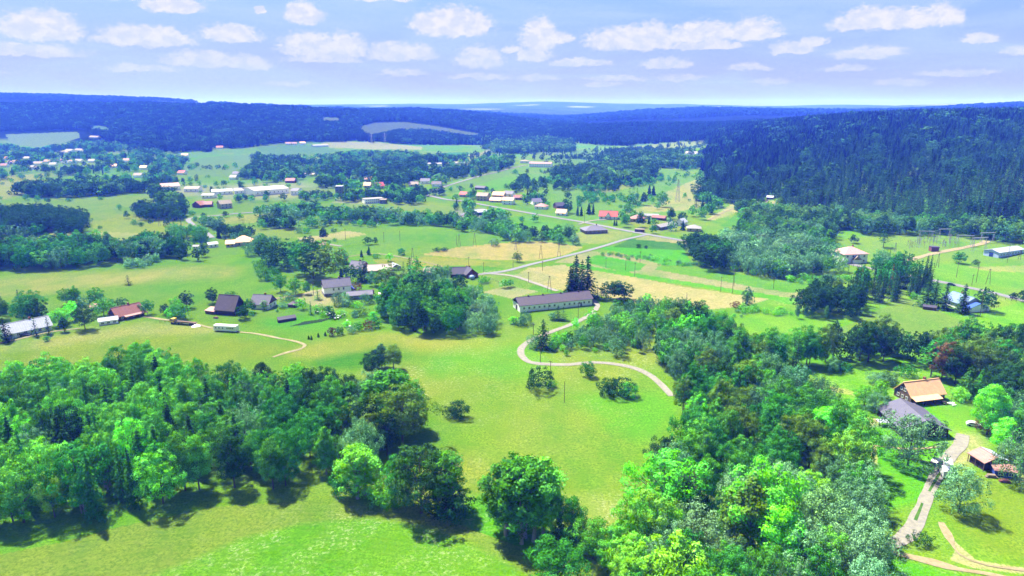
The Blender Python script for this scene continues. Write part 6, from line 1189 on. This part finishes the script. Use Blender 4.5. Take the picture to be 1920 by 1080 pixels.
# words that tell each tree from its neighbours: look, size, then how far it stands from a landmark of its wood
marks = [(l, x, y) for (l, x, y, _, _) in LAND]
SHORT = {}
for l, x, y in marks: SHORT[l] = l
key2 = {}
def shortmark(l):
    return {'log farmhouse with a bright orange roof and a lean-to porch': 'the orange roofed farmhouse', 'dark grey roofed open barn beside the orange roofed farmhouse': 'the dark open barn', 'open timber shed with a half pink half grey roof': 'the open shed',
            'long white barn with a grey brown roof beside the gravel track': 'the long white barn', 'white two storey house with a grey roof and red brown boarded gable': 'the white two storey house', 'brown weathered barn with a steep roof and lean-to': 'the brown weathered barn',
            'house with a slate blue roof and brown timber gable': 'the slate blue roof', 'low wooden house with a rusty red roof and open veranda': 'the rusty red roof', 'long house with a pale blue metal roof behind four spruces': 'the pale blue metal roof', 'cream barn with a patchy rusted white roof': 'the patchy roofed barn',
            'dark timber house with gable end by the lane and a blue ball of tarpaulin': 'the dark timber house', 'white house with a bright blue roof beside tall spruces': 'the blue roofed house', 'large villa with a pink hipped roof beside the main road': 'the pink villa',
            'long low station building with a grey sheet roof and pale blue walls': 'the station building', 'bungalow with a grey hipped roof at the road junction': 'the junction bungalow', 'white house with a bright red gabled roof': 'the red gabled house', 'large white roofed warehouse of the sawmill': 'the sawmill'}.get(l)
MK = [(shortmark(l), x, y) for l, x, y in marks if shortmark(l)]
for lab_, px, py in (('the meadow post', 1058, 755), ('the track bend', 978, 660), ('the site caravan', 425, 621), ('the parked van', 1776, 876)): q = at(px, py); MK.append((lab_, q[0], q[1]))
ORD = 'closest,second closest,third closest,fourth closest,fifth closest,sixth closest,seventh closest,eighth closest,ninth closest,tenth closest,eleventh closest,twelfth closest'.split(',')
for t in IND:
    if t['label']: continue
    hs_ = 'tall' if t['h'] > {'bush': 3.2}.get(t['kind'], 15.5) else ('low' if t['h'] < {'bush': 2.0}.get(t['kind'], 9) else 'middling')
    noun = {'tree': 'broadleaf tree', 'willow': 'willow', 'birch': 'slender tree', 'bush': 'bush', 'spruce': 'spruce', 'pine': 'pine'}[t['kind']]
    t['base'] = f"{hs_} {CW[t['col']]} {noun}".replace('middling ', '')
    t['mk'] = min(MK, key=lambda m: math.hypot(m[1] - t['x'], m[2] - t['y']) * (1 + .15 * (t['y'] > m[2])))
    key2.setdefault((t['base'], t['region'], t['mk'][0]), []).append(t)
for (bs, rg, mk), ts in key2.items():
    ts.sort(key=lambda t: math.hypot(t['mk'][1] - t['x'], t['mk'][2] - t['y']))
    for i, t in enumerate(ts):
        if len(ts) == 1: t['label'] = f"{bs} {RG_NAME[rg]}, towards {mk}"
        elif i < 8 and t['app'] > 14: t['label'] = f"{bs} {RG_NAME[rg]}, {ORD[i]} to {mk}"
        else: t['label'] = f"{bs} deep {RG_NAME[rg]}, far from {mk}".replace('deep in', 'deep in').replace('deep along', 'further along').replace('deep on', 'further out on').replace('deep behind', 'further behind').replace('deep beside', 'further beside').replace('deep before', 'further before').replace('deep by', 'further by').replace('deep near', 'further near').replace('deep around', 'further around')
        while len(t['label'].replace(',', '').split()) > 16: t['label'] = t['label'].replace(' broadleaf', '', 1) if ' broadleaf' in t['label'] else t['label'].rsplit(',', 1)[0]
nparts = 0
for t in IND:
    lod = 0 if t['app'] > 44 or (t['kind'] == 'bush' and t['app'] > 20) else (1 if t['app'] > 15 or t['kind'] == 'bush' else 2)
    n = len(LIB[(t['kind'], lod)]); k = (int(t['x'] * 13) + int(t['y'] * 7)) % n
    cm, tm, one = crown_trunk(t['kind'], lod, k)
    sc = (t['h'] * t['w'], t['h'] * t['w'], t['h']); rz = (t['x'] * 1.7 + t['y'] * 2.3) % 6.28; c4 = (*np.clip(leafcol(t['col']), 0, 1), 1)
    grp = f"{ {'tree':'broadleaf trees','willow':'willows','birch':'slender trees','bush':'bushes','spruce':'spruces','pine':'pines'}[t['kind']] } {RG_NAME[t['region']]}"
    if t['app'] > 34 and tm is not None and t['kind'] != 'bush':
        r = empty(NAME[t['kind']], (t['x'], t['y'], t['z'] - .1), rz); r.scale = sc
        c = mobj('crown', cm, r); c.color = c4; mobj('trunk', tm, r); nparts += 1
    else:
        r = mobj(NAME[t['kind']], one if t['kind'] != 'bush' else cm, None, (t['x'], t['y'], t['z'] - .1)); r.rotation_euler = (0, 0, rz); r.scale = sc; r.color = c4
    tag(r, t['label'], CATS[t['kind']], grp)
def mass(name, ts):
    """all the trees past the individually built ones, as one woods mesh per kind"""
    if not ts: return
    groups = {}
    for t in ts:
        lod = 1 if t['app'] > 24 and t['kind'] != 'bush' else 2
        if t['kind'] in ('tree', 'spruce') and t['app'] < 9.5: lod = 3
        if t['kind'] in ('willow', 'birch') and t['app'] < 10: lod = 2
        L = LIB[(t['kind'], lod)]; k = (int(t['x'] * 3) + int(t['y'] * 5)) % len(L)
        groups.setdefault((t['kind'], lod, k), []).append(t)
    Vs, As, Cs = [], [], []
    g = np.random.default_rng(99)
    for (kd, lod, k), tt in groups.items():
        V, var, _ = LIB[(kd, lod)][k]; n = len(tt); m = len(V)
        a = g.uniform(0, 6.28, n); ca_, sa_ = np.cos(a), np.sin(a); hh = np.array([t['h'] for t in tt]); ww = hh * np.array([t['w'] for t in tt])
        P = np.array([(t['x'], t['y'], t['z'] - .1) for t in tt])
        x = V[..., 0].ravel()[None]; y = V[..., 1].ravel()[None]; z = V[..., 2].ravel()[None]
        o = np.stack([(x * ca_[:, None] - y * sa_[:, None]) * ww[:, None] + P[:, :1], (x * sa_[:, None] + y * ca_[:, None]) * ww[:, None] + P[:, 1:2], z * hh[:, None] + P[:, 2:]], -1)
        Vs.append(o.reshape(-1, 3)); As.append(np.tile(var, n)); Cs.append(np.repeat(np.array([leafcol(t['col'], g) for t in tt]), m, axis=0))
    V = np.concatenate(Vs); A = np.concatenate(As); Cc = np.clip(np.concatenate(Cs), 0, 1)
    me = np_mesh(name, V, np.arange(len(V)).reshape(-1, 4), [LEAFM], {'leafvar': ('FLOAT', 'FACE', A), 'tint': ('FLOAT_COLOR', 'FACE', np.concatenate([Cc, np.ones((len(Cc), 1))], 1))})
    print('mass', name, len(ts), 'trees', len(V) // 4, 'faces'); tag(mobj(name, me), kind='stuff')
mass('broadleaf_woods', [t for t in MASS if t['kind'] in ('tree',)]); mass('spruce_forest', [t for t in MASS if t['kind'] == 'spruce']); mass('willow_woods', [t for t in MASS if t['kind'] == 'willow'])
mass('birch_woods', [t for t in MASS if t['kind'] == 'birch']); mass('pine_woods', [t for t in MASS if t['kind'] == 'pine']); mass('undergrowth', [t for t in MASS if t['kind'] == 'bush'])
import collections
print('trees', len(TREES), 'live', len(LIVE), 'individual', len(IND), 'with parts', nparts, collections.Counter(t['kind'] for t in IND))
